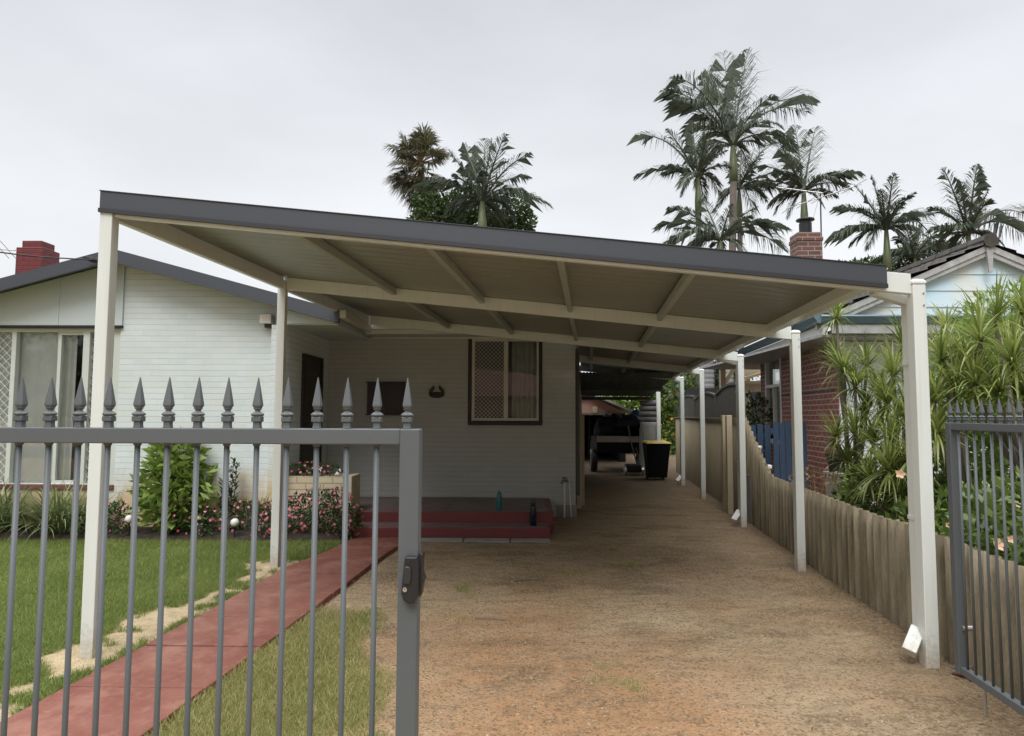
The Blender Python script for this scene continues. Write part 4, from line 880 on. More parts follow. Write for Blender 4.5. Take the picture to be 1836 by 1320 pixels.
# grey planter tub, white board and black pot beside the neighbour's wall
ta, tb = AY(1490, 852, 9.6), AY(1532, 925, 9.6)
o = MB().box(ta[0], tb[0], 9.4, 9.8, -.05, ta[2]).build('planter_tub', m_concrete, None, bevel=.01, origin=(ta[0], 9.6, 0)); tag(o, "square grey concrete tub under the strappy tree by the neighbour's wall", 'tub')
MB().box(ta[0]-.02, tb[0]+.02, 9.38, 9.82, ta[2], ta[2]+.04).build('rim', m_concrete, o, bevel=.006)
wa, wb = AY(1528, 820, 9.1), AY(1566, 925, 9.1)
o = MB().hexa([(wa[0]-.02, 9.05, 0), (wb[0]+.05, 9.05, 0), (wb[0]+.05, 9.08, 0), (wa[0]-.02, 9.08, 0), (wa[0]+.05, 9.25, wa[2]), (wb[0]-.08, 9.25, wa[2]), (wb[0]-.08, 9.28, wa[2]), (wa[0]+.05, 9.28, wa[2])]).build('white_board', m_white, None, bevel=.004, origin=(wa[0], 9.1, 0)); tag(o, "white sheet leaning by the grey tub under the strappy trees", 'board')
bp = AY(1496, 850, 9.6); o = MB().lathe([(.09, 0), (.125, .22), (.135, .23), (.135, .26), (.12, .26), (.11, .22), (.02, .21)], (bp[0]+.03, 9.6, ta[2]+.042), 16).build('plant_pot', m_black, None, origin=(bp[0], 9.6, ta[2]+.04)); tag(o, 'black plastic plant pot sitting on the grey tub', 'pot')

# ------------------------------------------------------------------ end of the drive
# old green awning sloping down behind the carport
aw = root('awning', 'old dark green corrugated awning hanging low behind the carport', 'awning', (2.3, 17.5, 2.2))
xs_ = np.arange(1.15, 3.42, .0127); y0_, y1_, za_, zc_ = 15.4, 18.6, 2.58, 2.14; wv = .009*np.sin(xs_/.076*6.283); n = len(xs_)
V = np.concatenate([np.stack([xs_, 0*xs_+y0_, za_+wv], 1), np.stack([xs_, 0*xs_+y1_, zc_+wv], 1)]); i = np.arange(n-1)
npmesh('sheet', V, np.stack([i, i+1, i+n+1, i+n], 1), m_awning, aw, smooth=True)
b = MB().box(1.15, 3.42, 18.55, 18.59, 2.03, 2.12); b.box(1.15, 3.42, 17.0, 17.05, 2.24, 2.33); b.build('batten', m_awning, aw)
# pink shed
sh = root('shed', 'pinkish rendered shed with a low gable and a dark open front', 'shed', (1.5, 26, 0)); SY = 24.0
g0, g1, g2 = AY(1000, 741, SY), AY(1048, 710, SY), AY(1122, 741, SY)
b = MB().prism([(g0[0], SY, g0[2]), (g2[0], SY, g2[2]), (g1[0]+.2, SY, g1[2]), (g0[0], SY, g1[2])], (0, .2, 0)); b.build('gable', m_pink, sh)
b = MB().prism([(g1[0]+.15, SY-.35, g1[2]+.06), (g2[0]+.25, SY-.35, g2[2]+.0), (g2[0]+.25, SY-.35, g2[2]+.07), (g1[0]+.15, SY-.35, g1[2]+.15)], (0, 6, 0)); b.prism([(g0[0]-1, SY-.3, g1[2]+.05), (g1[0]+.15, SY-.3, g1[2]+.06), (g1[0]+.15, SY-.3, g1[2]+.15), (g0[0]-1, SY-.3, g1[2]+.12)], (0, 6, 0)); b.build('roof', M('pale_iron_roof', (.42, .40, .37), .5), sh)
b = MB().hexa([(1.1, 18.72, 2.165), (3.5, 18.72, 2.165), (3.9, 23.4, 2.40), (1.1, 23.4, 2.40), (1.1, 18.72, 2.185), (3.5, 18.72, 2.185), (3.9, 23.4, 2.43), (1.1, 23.4, 2.43)]); b.build('added_shade_sheet', m_awning, sh)  # unseen roof sheet added to keep the trailer area dark
b = MB().box(g0[0], g2[0]-.5, SY-.1, SY+.0, g0[2]-.06, g0[2]); b.build('lintel', m_steel, sh)
b = MB().box(g0[0]-.2, g0[0], SY, SY+5, 0, g0[2]); b.box(g2[0]-.2, g2[0], SY+.1, SY+5, 0, g0[2]); b.box(g0[0], g2[0], SY+4.8, SY+5, 0, g0[2]); b.box(g0[0], g2[0], SY+.2, SY+5, g0[2]+.01, g0[2]+.05); b.build('wall', m_dark, sh)
jb = AY(1067, 735, SY-.2); tag(MB().box(jb[0]-.08, jb[0]+.08, SY-.19, SY-.101, jb[2]-.11, jb[2]+.11).build('junction_box', M('cream_box', (.62, .52, .36), .5), None, bevel=.01, origin=tuple(jb)), 'small cream box fixed to the lintel of the pink shed', 'box')
# loaded trailer
TY = 19.5
def tx(px): return AY(px, 790, TY)[0]
tr = root('trailer', 'dark box trailer piled high with tarps and junk before the shed', 'trailer', (tx(1110), TY, 0))
b = MB().box(tx(1070), tx(1166), TY, TY+2.2, .55, .98); b.build('body', m_darktarp, tr, bevel=.02)
b = MB().box(tx(1070), tx(1160), TY-.03, TY-.001, AY(1100, 793, TY)[2], AY(1100, 782, TY)[2]); b.build('tailboard', M('old_board', (.24, .21, .16), .8), tr)
for px in (1066, 1152):
    x = tx(px); b = MB(); prof = [(.20, -.10), (.30, -.09), (.33, -.05), (.33, .05), (.30, .09), (.20, .10)]; nseg = 22
    V = []; 
    for r, o_ in prof:
        for k in range(nseg): a = 2*math.pi*k/nseg; V.append((x+o_, TY+.35+r*math.cos(a), .33+r*math.sin(a)))
    b.v = V; m_ = len(prof)
    for i in range(m_):
        for k in range(nseg): b.f.append((i*nseg+k, i*nseg+(k+1) % nseg, ((i+1) % m_)*nseg+(k+1) % nseg, ((i+1) % m_)*nseg+k))
    wh = b.build('wheel', m_black, tr, smooth=True); MB().tube([(x-.06, TY+.35, .33), (x+.06, TY+.35, .33)], .21, 16).build('rim', m_steel, wh)
b = MB().bar((tx(1058), TY+.05, .9), (tx(1058), TY+.05, 1.55), .06, .05); b.bar((tx(1056), TY+.1, .4), (tx(1058), TY+.1, 1.0), .05, .05); b.build('upright', m_darktarp, tr)
def lump(name, c, r, mat, parent, seed, origin=None):
    rs = np.random.default_rng(seed); nu, nv = 28, 16; u = np.linspace(0, 2*np.pi, nu, endpoint=False); v = np.linspace(.02, np.pi-.02, nv); U, Vv = np.meshgrid(u, v)
    d = np.stack([np.cos(U)*np.sin(Vv), np.sin(U)*np.sin(Vv), np.cos(Vv)], -1); k = 1+.0*U
    for _ in range(9): q_ = rs.normal(size=3); k = k+.07*np.sin(d@q_*3.2+rs.random()*6)
    k = k+.03*np.sin(d@rs.normal(size=3)*14); P = np.array(c)+d*np.array(r)*k[..., None]; i = np.arange(nu*nv).reshape(nv, nu); j = np.roll(i, -1, 1)
    return npmesh(name, P.reshape(-1, 3), np.stack([i[:-1], i[1:], j[1:], j[:-1]], -1).reshape(-1, 4), mat, parent, origin=origin or (0, 0, 0), smooth=True)
ld = [('tarp', (1088, 768), (.40, .5, .30), m_darktarp, 'black tarp lump at the left of the load on the trailer'), ('tarp', (1090, 760), (.16, .3, .30), m_tarp, 'small blue tarp bundle on the left of the trailer load'), ('tarp', (1145, 757), (.30, .45, .28), m_tarp, 'larger blue tarp bundle on the right of the trailer load'), ('tarp', (1152, 776), (.46, .5, .27), m_darktarp, 'black tarp lump slumped over the right end of the trailer'), ('tarp', (1118, 764), (.58, .6, .34), m_darktarp, 'black tarp lump in the middle of the trailer load')]
for i, (nm, (px, py), r, mt, lb_) in enumerate(ld):
    c = AY(px, py, TY+.5); c[2] = max(c[2], .97+r[2]*.7); tag(lump(nm, c, r, mt, None, 30+i, origin=tuple(c)), lb_, 'tarp', 'tarps on the trailer')
hb = root('chair_frame', 'bent chrome tube frame on top of the loaded trailer', 'frame', AY(1128, 760, TY)); b = MB()
b.tube([tuple(AY(px, py, TY+.1)) for px, py in ((1114, 768), (1122, 761), (1128, 755), (1127, 746), (1130, 741), (1134, 740))], .02, 6); b.tube([tuple(AY(px, py, TY+.1)) for px, py in ((1128, 755), (1134, 760))], .02, 6); b.build('tube', m_steel, hb)
b = MB()
for k in range(3): b.tube([tuple(AY(1098+k*6, 737+k*3, TY+.6)), tuple(AY(1122+k*2, 752+k*3, TY+.3))], .022, 6)
tag(b.build('pole_bundle', m_steel, None, origin=tuple(AY(1110, 745, TY+.5))), 'bundle of grey metal poles on the trailer load', 'poles')
lm = root('push_mower', 'old push lawn mower with a long handle standing before the trailer', 'mower', AY(1140, 845, 18.6)); q = AY(1137, 842, 18.6)
b = MB().tube([tuple(AY(1126, 764, 18.5)), tuple(AY(1133, 800, 18.5)), tuple(AY(1142, 832, 18.6))], .018, 6); b.tube([tuple(AY(1141, 803, 18.5)), tuple(AY(1146, 832, 18.6))], .014, 6); b.build('handle', m_bark, lm)
b = MB().box(q[0]-.22, q[0]+.2, 18.5, 18.9, .10, .30); b.build('deck', m_black, lm, bevel=.03)
for dx_ in (-.24, .22):
    b = MB(); 
    b.tube([(q[0]+dx_-.03, 18.6, .12), (q[0]+dx_+.03, 18.6, .12)], .12, 16); b.build('wheel', m_steel, lm)
# wheelie bin
bl = AY(1160, 862, 17.3); br = AY(1202, 862, 17.3); bx = (bl[0]+br[0])/2
bn = root('wheelie_bin', 'dark green wheelie bin with a yellow lid beside the trailer', 'bin', (bx, 17.4, 0)); zt_ = AY(1190, 795, 17.3)[2]
b = MB().hexa([(bx-.24, 17.3, .06), (bx+.22, 17.3, .06), (bx+.22, 17.75, .06), (bx-.24, 17.75, .06), (bx-.30, 17.2, zt_), (bx+.29, 17.2, zt_), (bx+.29, 17.9, zt_), (bx-.30, 17.9, zt_)]); b.build('body', M('bin_green', (.006, .009, .009), .8, spec=.2), bn, bevel=.03)
b = MB().hexa([(bx-.33, 17.16, zt_-.005), (bx+.33, 17.16, zt_-.005), (bx+.33, 17.95, zt_), (bx-.33, 17.95, zt_), (bx-.28, 17.24, zt_+.035), (bx+.28, 17.24, zt_+.035), (bx+.28, 17.9, zt_+.05), (bx-.28, 17.9, zt_+.05)]); b.build('lid', m_yellow, bn, bevel=.02)
for dx_ in (-.2, .2): MB().tube([(bx+dx_-.03, 17.78, .1), (bx+dx_+.03, 17.78, .1)], .1, 14).build('wheel', m_black, bn)
# white cabinet with tyres, end post
ca_ = AY(1158, 790, 18.9); cb_ = AY(1178, 757, 18.9); ex = 18.9
m_cab = M('grimy_white', (.36, .36, .34), .7, (.24, .24, .22)); cab = MB().box(AY(1152, 780, ex)[0], cb_[0]+.02, ex, ex+.6, 0, cb_[2]).build('white_cabinet', m_cab, None, bevel=.02, origin=(cb_[0], ex, 0)); tag(cab, 'white cabinet standing behind the wheelie bin', 'cabinet')
MB().box(AY(1153, 780, ex)[0], cb_[0]+.01, ex-.02, ex-.001, .1, cb_[2]-.05).build('door', m_cab, cab, bevel=.01)
tw = ['bottom', 'second from bottom', 'third from bottom', 'top']
for k in range(4):
    zc = cb_[2]+.075+k*.15; xc = AY(1169, 740, ex)[0]+(.03 if k == 3 else 0)-.02*(k % 2)
    b = MB(); n_ = 28; V = []; prof = [(.14, -.06), (.20, -.073), (.27, -.065), (.30, -.03), (.30, .03), (.27, .065), (.20, .073), (.14, .06)]
    for r, z in prof:
        for j in range(n_): a = 2*math.pi*j/n_; V.append((xc+r*math.cos(a), ex+.3+r*math.sin(a), zc+z))
    b.v = V; m_ = len(prof)
    for i in range(m_):
        for j in range(n_): b.f.append((i*n_+j, i*n_+(j+1) % n_, ((i+1) % m_)*n_+(j+1) % n_, ((i+1) % m_)*n_+j))
    tag(b.build('tyre', m_rubber, None, smooth=True, origin=(xc, ex+.3, zc)), 'grey tyre, %s of the stack on the white cabinet' % tw[k], 'tyre', 'tyres stacked on the white cabinet')
ep = AY(1181, 790, 18.6); tag(MB().box(ep[0]-.05, ep[0]+.05, 18.55, 18.65, -.1, AY(1181, 703, 18.6)[2]).build('awning_post', m_post, None, bevel=.005, origin=(ep[0], 18.6, 0)), 'cream post at the back of the drive beside the tyres', 'post')
# cream jambs at the house corner
for k, (px, Y, lab) in enumerate(((1037, 12.0, 'left cream timber jamb against the house corner'), (1043, 12.4, 'right cream timber jamb by the house corner, nearer the drive'))):
    q = AY(px, 800, Y); tag(MB().box(q[0]-.035, q[0]+.045, Y-.05, Y+.05, 0, 1.64).build('timber_jamb', m_timber, None, bevel=.005, origin=(q[0], Y, 0)), lab, 'jamb', 'timber jambs at the house corner')
dpx = AY(1032, 700, 11.4); dp = MB().box(dpx[0]-.005, dpx[0]+.06, 11.3, 11.36, .3, 2.72).build('corner_pipe', M('dark_pipe', (.10, .10, .095), .5), house, bevel=.008)
# tap with pipes
tp = AY(1012, 863, 10.9); tq = root('garden_tap', 'old garden tap on thin pipes at the house corner', 'tap', (tp[0], 10.93, 0))
b = MB().tube([(tp[0], 10.93, -.05), (tp[0]+.005, 10.93, tp[2]-.02)], .013, 8); b.tube([(tp[0]+.11, 10.94, 0), (tp[0]+.09, 10.95, .35), (tp[0]+.08, 10.97, .6)], .008, 6); b.build('pipe', m_white, tq)
b = MB().tube([(tp[0]-.03, 10.92, tp[2]+.0), (tp[0]+.05, 10.88, tp[2]+.01)], .02, 8); b.tube([(tp[0], 10.92, tp[2]), (tp[0], 10.92, tp[2]+.05)], .012, 8); b.tube([(tp[0]-.04, 10.92, tp[2]+.05), (tp[0]+.04, 10.92, tp[2]+.05)], .01, 8); b.tube([(tp[0]-.05, 10.88, tp[2]-.03), (tp[0]-.02, 10.92, tp[2])], .014, 8); b.build('valve', m_bark, tq)

# ------------------------------------------------------------------ bottles, lights, stones
def bottle(label, x, y, z, h, r, mat, capmat, loop):
    rt = root('drink_bottle', label, 'bottle', (x, y, z), 'drink bottles on the porch steps')
    MB().lathe([(r*.9, 0), (r, .006), (r, h*.72), (r*.9, h*.78), (r*.62, h*.83)], (x, y, z), 20).build('body', mat, rt, smooth=True)
    MB().lathe([(r*.66, h*.831), (r*.70, h*.835), (r*.70, h*.91), (r*.5, h*.92)], (x, y, z), 20).build('cap', capmat, rt)
    if loop: MB().tube([(x-r*.55, y, z+h*.9), (x-r*.55, y, z+h*.98), (x, y, z+h), (x+r*.55, y, z+h*.98), (x+r*.55, y, z+h*.9)], r*.16, 6).build('handle', capmat, rt)
    else: MB().lathe([(r*.3, h*.921), (r*.3, h*.97), (r*.1, h)], (x, y, z), 10).build('spout', capmat, rt)
m_teal = M('teal_steel', (.025, .155, .17), .3, (.02, .12, .135)); m_navy = M('navy_steel', (.010, .016, .030), .3)
bottle('slim teal drink bottle standing on the porch floor edge', -.36, 9.52, .297, .275, .037, m_teal, m_teal, False)
bottle('taller navy drink bottle with a black loop lid on the lower step', .105, 9.2, .147, .325, .046, m_navy, m_black, True)
for px, py, lab in ((421, 937, 'white ball garden light between the thin upright shrub and spiky plant'), (232, 931, 'white ball garden light at the left foot of the big leafy shrub')):
    c = AY(px, py, 8.72); rt = root('ball_light', lab, 'garden light', (c[0], 8.72, .03), 'white ball lights in the garden bed'); r = .053
    MB().lathe([(r*math.sin(a), -r*math.cos(a)) for a in np.linspace(.05, math.pi-.05, 14)], tuple(c), 20).build('globe', m_white, rt, smooth=True); MB().tube([(c[0], 8.72, 0), (c[0], 8.72, c[2]-r*.95)], .010, 8).build('stake', m_black, rt)
for i, (px, py, r, lab, mt) in enumerate(((1738, 1214, .075, 'broken red brick half under the open gate', m_chimbrick), (1752, 1222, .045, 'grey stone chip beside the broken brick', m_concrete), (1728, 1205, .05, 'pale rubble lump behind the broken brick', m_concrete))):
    c = G(px, py); o = lump('rubble', (c[0], c[1], .02), (r, r*.8, r*.6), mt, None, 60+i, origin=(c[0], c[1], 0)); tag(o, lab, 'rubble')
b = MB()
for px, py, L_, a in ((1080, 930, .5, .1), (905, 935, .0, 0), (1185, 1010, .3, .4), (950, 1040, .3, .2), (880, 1110, .25, -.2), (1060, 918, .35, -.1)):
    if L_: c = G(px, py, .012); b.tube([(c[0]-L_/2*math.cos(a), c[1]-L_/2*math.sin(a), .012), (c[0], c[1]+.02, .018), (c[0]+L_/2*math.cos(a), c[1]+L_/2*math.sin(a), .012)], [.005, .006, .003], 5)
tag(b.build('twigs', m_bark), 'fallen twigs lying on the bare driveway', 'twigs', kind='stuff')

# ------------------------------------------------------------------ garden bed plants
def strap_clump(label, c, n, L, spread, name='strappy_plant', mat=None, W=.026, el=(.6, 1.5), droop=(.6, 2.4), grp=None, cat='plant'):
    rt = root(name, label, cat, c, grp); base = np.array(c)+np.stack([rng.normal(size=n)*spread, rng.normal(size=n)*spread*.6, 0*rng.random(n)], 1)
    V, F = blades(base, rng.random(n)*6.283, el[0]+(el[1]-el[0])*rng.random(n), L*(.6+.5*rng.random(n)), W*(.7+.6*rng.random(n)), droop[0]+(droop[1]-droop[0])*rng.random(n), 6)
    npmesh('leaves', V, F, mat or m_strap, rt); return rt
for px, lab, n in ((95, 'big arching strappy clump under the picture window', 260), (-5, 'strappy clump at the left edge of the garden bed', 200), (135, 'smaller strappy clump beside the left front carport post', 70)):
    c = AY(px, 945, 8.85); strap_clump(lab, (c[0], 8.88, .05), int(n*1.3), .84, .10, grp='strappy clumps under the picture window')
c = AY(466, 930, 8.9); rt = strap_clump('small spiky plant with upright leaves near the wall corner', (c[0], 8.9, .25), 34, .42, .012, 'spiky_plant', m_strap, .022, (.7, 1.5), (.1, .7)); MB().tube([(c[0], 8.9, 0), (c[0], 8.9, .27)], .018, 7).build('stem', m_bark, rt)
def bush(name, label, cat, c, blobs, n, L, W, mat, grp=None, stems=None, jit=.7, up=.3):
    rt = root(name, label, cat, c, grp); foliage('leaves', blobs, n, L, W, mat, rt, up, jit)
    if stems:
        b = MB()
        for e_ in stems: b.tube([c, tuple((np.array(c)+np.array(e_))/2+np.array([.02, 0, .05])), e_], [.016, .012, .005], 6)
        b.build('stem', m_bark, rt)
    return rt
c = AY(312, 950, 8.95); X = c[0]
rt = bush('leafy_shrub', 'tall rounded shrub with broad bright green leaves against the white wall', 'shrub', (X, 8.95, .03), [(X, 8.95, .95, .32, .25, .36), (X-.08, 8.9, .62, .38, .28, .36), (X+.12, 8.95, .60, .36, .28, .34), (X, 8.92, .38, .36, .26, .26), (X-.12, 8.95, 1.08, .16, .14, .25), (X+.14, 8.95, 1.12, .16, .14, .22)], 1250, .165, .058, m_leafm, stems=[(X-.2, 8.95, .8), (X+.2, 8.95, .9), (X, 8.95, 1.2)], up=.45)
c = AY(408, 950, 8.95); X = c[0]; rt = root('upright_shrub', 'thin upright shrub with small leaves on bare stems', 'shrub', (X, 8.95, .03)); b = MB(); P_, D_ = [], []
for dx_, h in ((-.09, .75), (-.03, 1.08), (.05, 1.02), (.10, .95), (.0, .7), (-.13, .55)):
    b.tube([(X, 8.95, 0), (X+dx_*.7, 8.95, h*.5), (X+dx_, 8.95, h)], [.012, .008, .003], 5)
    for z in np.arange(.3, 1, .016): P_.append((X+dx_*(.4+.6*z), 8.95+random.uniform(-.01, .01), h*z)); D_.append((random.uniform(-1, 1), random.uniform(-1, 1), .7))
b.build('stem', m_bark, rt); P_ = np.array(P_); D_ = unit(np.array(D_)); N_ = unit(np.cross(D_, np.cross(np.array([0, 0, 1.0]), D_)))
V, F = leaf_quads(P_, D_, N_, np.full(len(P_), .085), np.full(len(P_), .036)); npmesh('leaves', V, F, m_leafd, rt)
def flowers(rt, blobs, n, r, mat, bias=(0, -.7, .5), ctr=None):
    P, d = cloud_points(blobs, n); B = unit(d+np.array(bias)*1.2); P = P+d*.03; P[:, 2] = np.maximum(P[:, 2], .05)
    S = unit(np.cross(B, np.array([.3, .2, .9]))); T = np.cross(B, S); k = 10; V = []
    for j in range(k): a = 2*np.pi*j/k; rr = r*(1 if j % 2 == 0 else .55); V.append(P+(S*math.cos(a)+T*math.sin(a))*rr+B*.006)
    V = np.stack(V, 1).reshape(-1, 3); npmesh('blossoms', V, np.arange(n*k).reshape(n, k), mat, rt)
def vinca(label, px, py, rx, rz_, n, nf, Y=8.85, z=None):
    c = AY(px, py, Y); z0 = .04 if z is None else z; bl = [(c[0]+rx*u, Y+random.uniform(-.05, .05), z0+rz_*random.uniform(.45, .8), rx*.5, .16, rz_*random.uniform(.5, .75)) for u in np.linspace(-.7, .7, 4)]
    rt = bush('flowering_bush', label, 'flowering plant', (c[0], Y, z0), bl, n, .045, .02, m_vinca, 'pink flowering bushes in the garden bed', [(c[0]-rx*.4, Y, z0+rz_), (c[0]+rx*.3, Y, z0+rz_*1.1), (c[0], Y-.05, z0+rz_)]); flowers(rt, bl, int(nf*1.25), .023, m_flower)
vinca('pink flowering bush left of the big leafy shrub', 205, 930, .26, .34, 900, 45)
vinca('pink flowering bush between the leafy shrub and the ball light', 357, 930, .26, .30, 900, 55)
vinca('pink flowering bush behind the ball light by the spiky plant', 442, 930, .24, .36, 800, 22, 9.0)
vinca('wide pink flowering bush in front of the brick planter', 555, 930, .50, .44, 2400, 190, 8.88)
vinca('small pink flowering bush beside the second left carport post', 478, 940, .16, .30, 500, 40, 8.8)
vinca('low pink flowering bush against the end of the steps', 612, 930, .22, .36, 700, 40, 8.92)
vinca('pink flowers growing on top of the brick planter', 562, 845, .32, .20, 700, 34, 9.42, .70)
for px, lab in ((571, 'small white bird ornament on the planter, left of the pair'), (606, 'small white bird ornament on the planter, right of the pair')):
    c = AY(px, 850, 9.28); b = MB().tube([(c[0]-.035, 9.25, .79), (c[0], 9.25, .81), (c[0]+.03, 9.25, .80), (c[0]+.04, 9.25, .84), (c[0]+.03, 9.25, .87), (c[0]+.012, 9.25, .86)], [.008, .03, .024, .012, .014, .004], 8)
    tag(b.build('bird_ornament', m_white, None, smooth=True, origin=(c[0], 9.25, .776)), lab, 'ornament', 'bird ornaments on the planter')

# ------------------------------------------------------------------ plants beyond the fence
def dracaena(label, ground_, heads, Lf=.42, nleaf=84):
    rt = root('dracaena', label, 'strappy tree', ground_, 'spiky strappy trees beyond the fence'); b = MB(); Vs, Fs, off = [], [], 0; g0 = np.array(ground_, float); hc = np.array([AY(h[0], h[1], h[3]) for h in heads]); node = np.array([*(hc.mean(0)*.75+g0*.25)[:2], max(hc[:, 2].min()*.55, .15)])
    for (px, py, rp_, Y) in heads:
        c = AY(px, py, Y); L = rp_/FPX*Y*1.35; k = .25+.5*random.random(); midp = g0*(1-k)+c*k+np.array([random.uniform(-.12, .12), random.uniform(-.1, .1), -.12])
        nd_ = node+np.array([random.uniform(-.06, .06), random.uniform(-.06, .06), random.uniform(-.15, .1)]); md_ = nd_*.45+c*.55+np.array([0, 0, -.10])
        b.tube([tuple(g0+np.array([random.uniform(-.08, .08), random.uniform(-.08, .08), 0])), tuple(nd_), tuple(md_), tuple(c-np.array([0, 0, .12])), tuple(c)], [.034, .028, .02, .017, .012], 7)
        n = int(nleaf*(.85+.5*random.random())); el = np.concatenate([rng.uniform(.55, 1.5, n//2), rng.uniform(-.75, .75, n-n//2)])
        V, F = blades(np.repeat(c[None]-np.array([0, 0, .03]), n, 0)+rng.normal(size=(n, 3))*.008, rng.random(n)*6.283, el, L*(.7+.42*rng.random(n)), np.full(n, .017+.010*min(L, .5))*(.7+.5*rng.random(n)), rng.uniform(.2, 1.7, n), 6)
        Vs.append(V); Fs.append(F+off); off += len(V)
    b.build('stem', m_bark, rt); npmesh('leaves', np.concatenate(Vs), np.concatenate(Fs), m_drac, rt)
dracaena('spiky strappy tree nearest the red brick wall, with one head above the rest', (4.05, 8.3, 0), [(1500, 568, 40, 8.2), (1512, 662, 56, 8.0), (1553, 652, 52, 8.1), (1533, 690, 46, 7.9), (1500, 640, 40, 8.4), (1500, 780, 44, 7.8), (1532, 772, 50, 7.7), (1552, 740, 50, 8.0), (1520, 826, 46, 7.8)])
dracaena('spiky strappy tree just left of the right front carport post', (4.3, 7.4, 0), [(1620, 618, 58, 7.6), (1602, 668, 56, 7.4), (1640, 690, 60, 7.2), (1590, 720, 55, 7.3), (1625, 745, 62, 7.0), (1575, 700, 48, 7.8), (1600, 780, 60, 7.0), (1565, 790, 50, 7.4)])
dracaena('low broad spiky plant at the foot of the strappy trees', (3.85, 6.8, 0), [(1594, 838, 74, 6.8), (1640, 820, 66, 6.6), (1560, 856, 50, 7.0), (1615, 880, 46, 6.7)], nleaf=90)
dracaena('spiky strappy tree just right of the right front carport post', (4.6, 6.6, 0), [(1695, 585, 48, 7.0), (1690, 640, 64, 6.6), (1675, 715, 58, 6.3), (1712, 690, 60, 6.4), (1680, 770, 56, 6.2)])
dracaena('spiky strappy tree furthest right with the largest heads', (5.2, 6.4, 0), [(1757, 606, 82, 6.3), (1786, 566, 66, 6.8), (1815, 646, 80, 6.1), (1748, 682, 66, 6.2), (1835, 560, 60, 6.8), (1790, 700, 66, 6.1), (1836, 700, 60, 6.0), (1730, 655, 60, 6.6)])
bl = []
for px, py, r, Y in ((1790, 640, .62, 8.0), (1836, 590, .7, 8.2), (1740, 680, .5, 7.8), (1870, 660, .8, 7.8), (1800, 720, .6, 7.6), (1690, 740, .45, 7.6)): c = AY(px, py, Y); bl.append((*c, r, r, r*.8)); bl.append((c[0]+.2, c[1]+.1, c[2]*.5, r, r*.8, c[2]*.5))
rt = bush('light_green_bush', 'large light green bush behind the strappy trees on the right', 'bush', (6.0, 8.0, 0), bl, 20000, .10, .026, m_leafy, stems=[(5.6, 8, 1.8), (6.2, 8.1, 2.2)], up=.5)
bl = []
for x in np.arange(3.36, 5.3, .35):
    for y in np.arange(2.6, 7.6, .45):
        if x > 3.28+.095*(y-4.6): bl.append((x+random.uniform(-.1, .1), y+random.uniform(-.1, .1), random.uniform(.45, .95), .32, .32, random.uniform(.3, .46)))
rt = bush('hedge', 'leafy green hedge behind the low corrugated fence with a few peach flowers', 'hedge', (4, 5, 0), bl, 25000, .075, .045, m_leafh, stems=[(3.6, 4.5, .7), (4.2, 5.6, .8)])
b = MB()
for px, py, Y, r in ((1614, 851, 6.1, .042), (1787, 978, 4.2, .036), (1812, 968, 4.4, .025), (1700, 942, 5.2, .02), (1822, 905, 4.6, .022)):
    c = AY(px, py, Y); d = Vector((random.uniform(-.6, .2), -1, .35)).normalized(); s_ = d.cross(Vector((0, 0, 1))).normalized(); u_ = s_.cross(d)
    for k in range(5):
        a0, a1 = 2*math.pi*k/5, 2*math.pi*(k+.9)/5; p0_ = Vector([float(v) for v in c]); am_ = (a0+a1)/2
        b.poly([p0_, p0_+(s_*math.cos(a0)+u_*math.sin(a0))*r*.75+d*r*.5, p0_+(s_*math.cos(am_)+u_*math.sin(am_))*r*1.1+d*r*.75, p0_+(s_*math.cos(a1)+u_*math.sin(a1))*r*.75+d*r*.5])
b.build('blossoms', m_peach, rt)
bl = [(x, y, z, .34, .34, .32) for x in np.arange(3.75, 5.6, .4) for y in (7.2, 8.0, 8.5) for z in (.3, .62) if x > 3.42+.16*(y-4.6)]
bush('undergrowth_bush', 'dark leafy bush filling in under the spiky strappy trees', 'bush', (4.5, 8.2, 0), bl, 7000, .085, .045, m_leafd, stems=[(4.2, 8.0, .7), (4.9, 8.4, .8)])
# dry shrub by the picket gate
c = AY(1462, 880, 9.2); rt = root('dry_shrub', 'brown half dead twiggy shrub before the red brick wall', 'shrub', (c[0], 9.2, 0)); b = MB()
for k in range(46):
    a = random.uniform(0, 6.28); h = random.uniform(.35, .95); r = random.uniform(.1, .45); b.tube([(c[0], 9.2, .1), (c[0]+r*.5*math.cos(a), 9.2+r*.5*math.sin(a), h*.6), (c[0]+r*math.cos(a), 9.2+r*math.sin(a), h)], [.008, .005, .002], 4)
b.build('twigs', m_dry, rt); foliage('leaves', [(c[0], 9.2, .55, .4, .35, .4)], 420, .05, .025, m_dry, rt)
# small weeds at the fence top
bush('climber', 'dark leafy climber filling the gap below the lattice by the window', 'climber', (4.6, 14.5, 0), [(4.55, 14.6, 1.0, .5, .4, .75), (4.9, 14.8, 1.5, .4, .3, .6)], 1600, .09, .05, m_leafd)

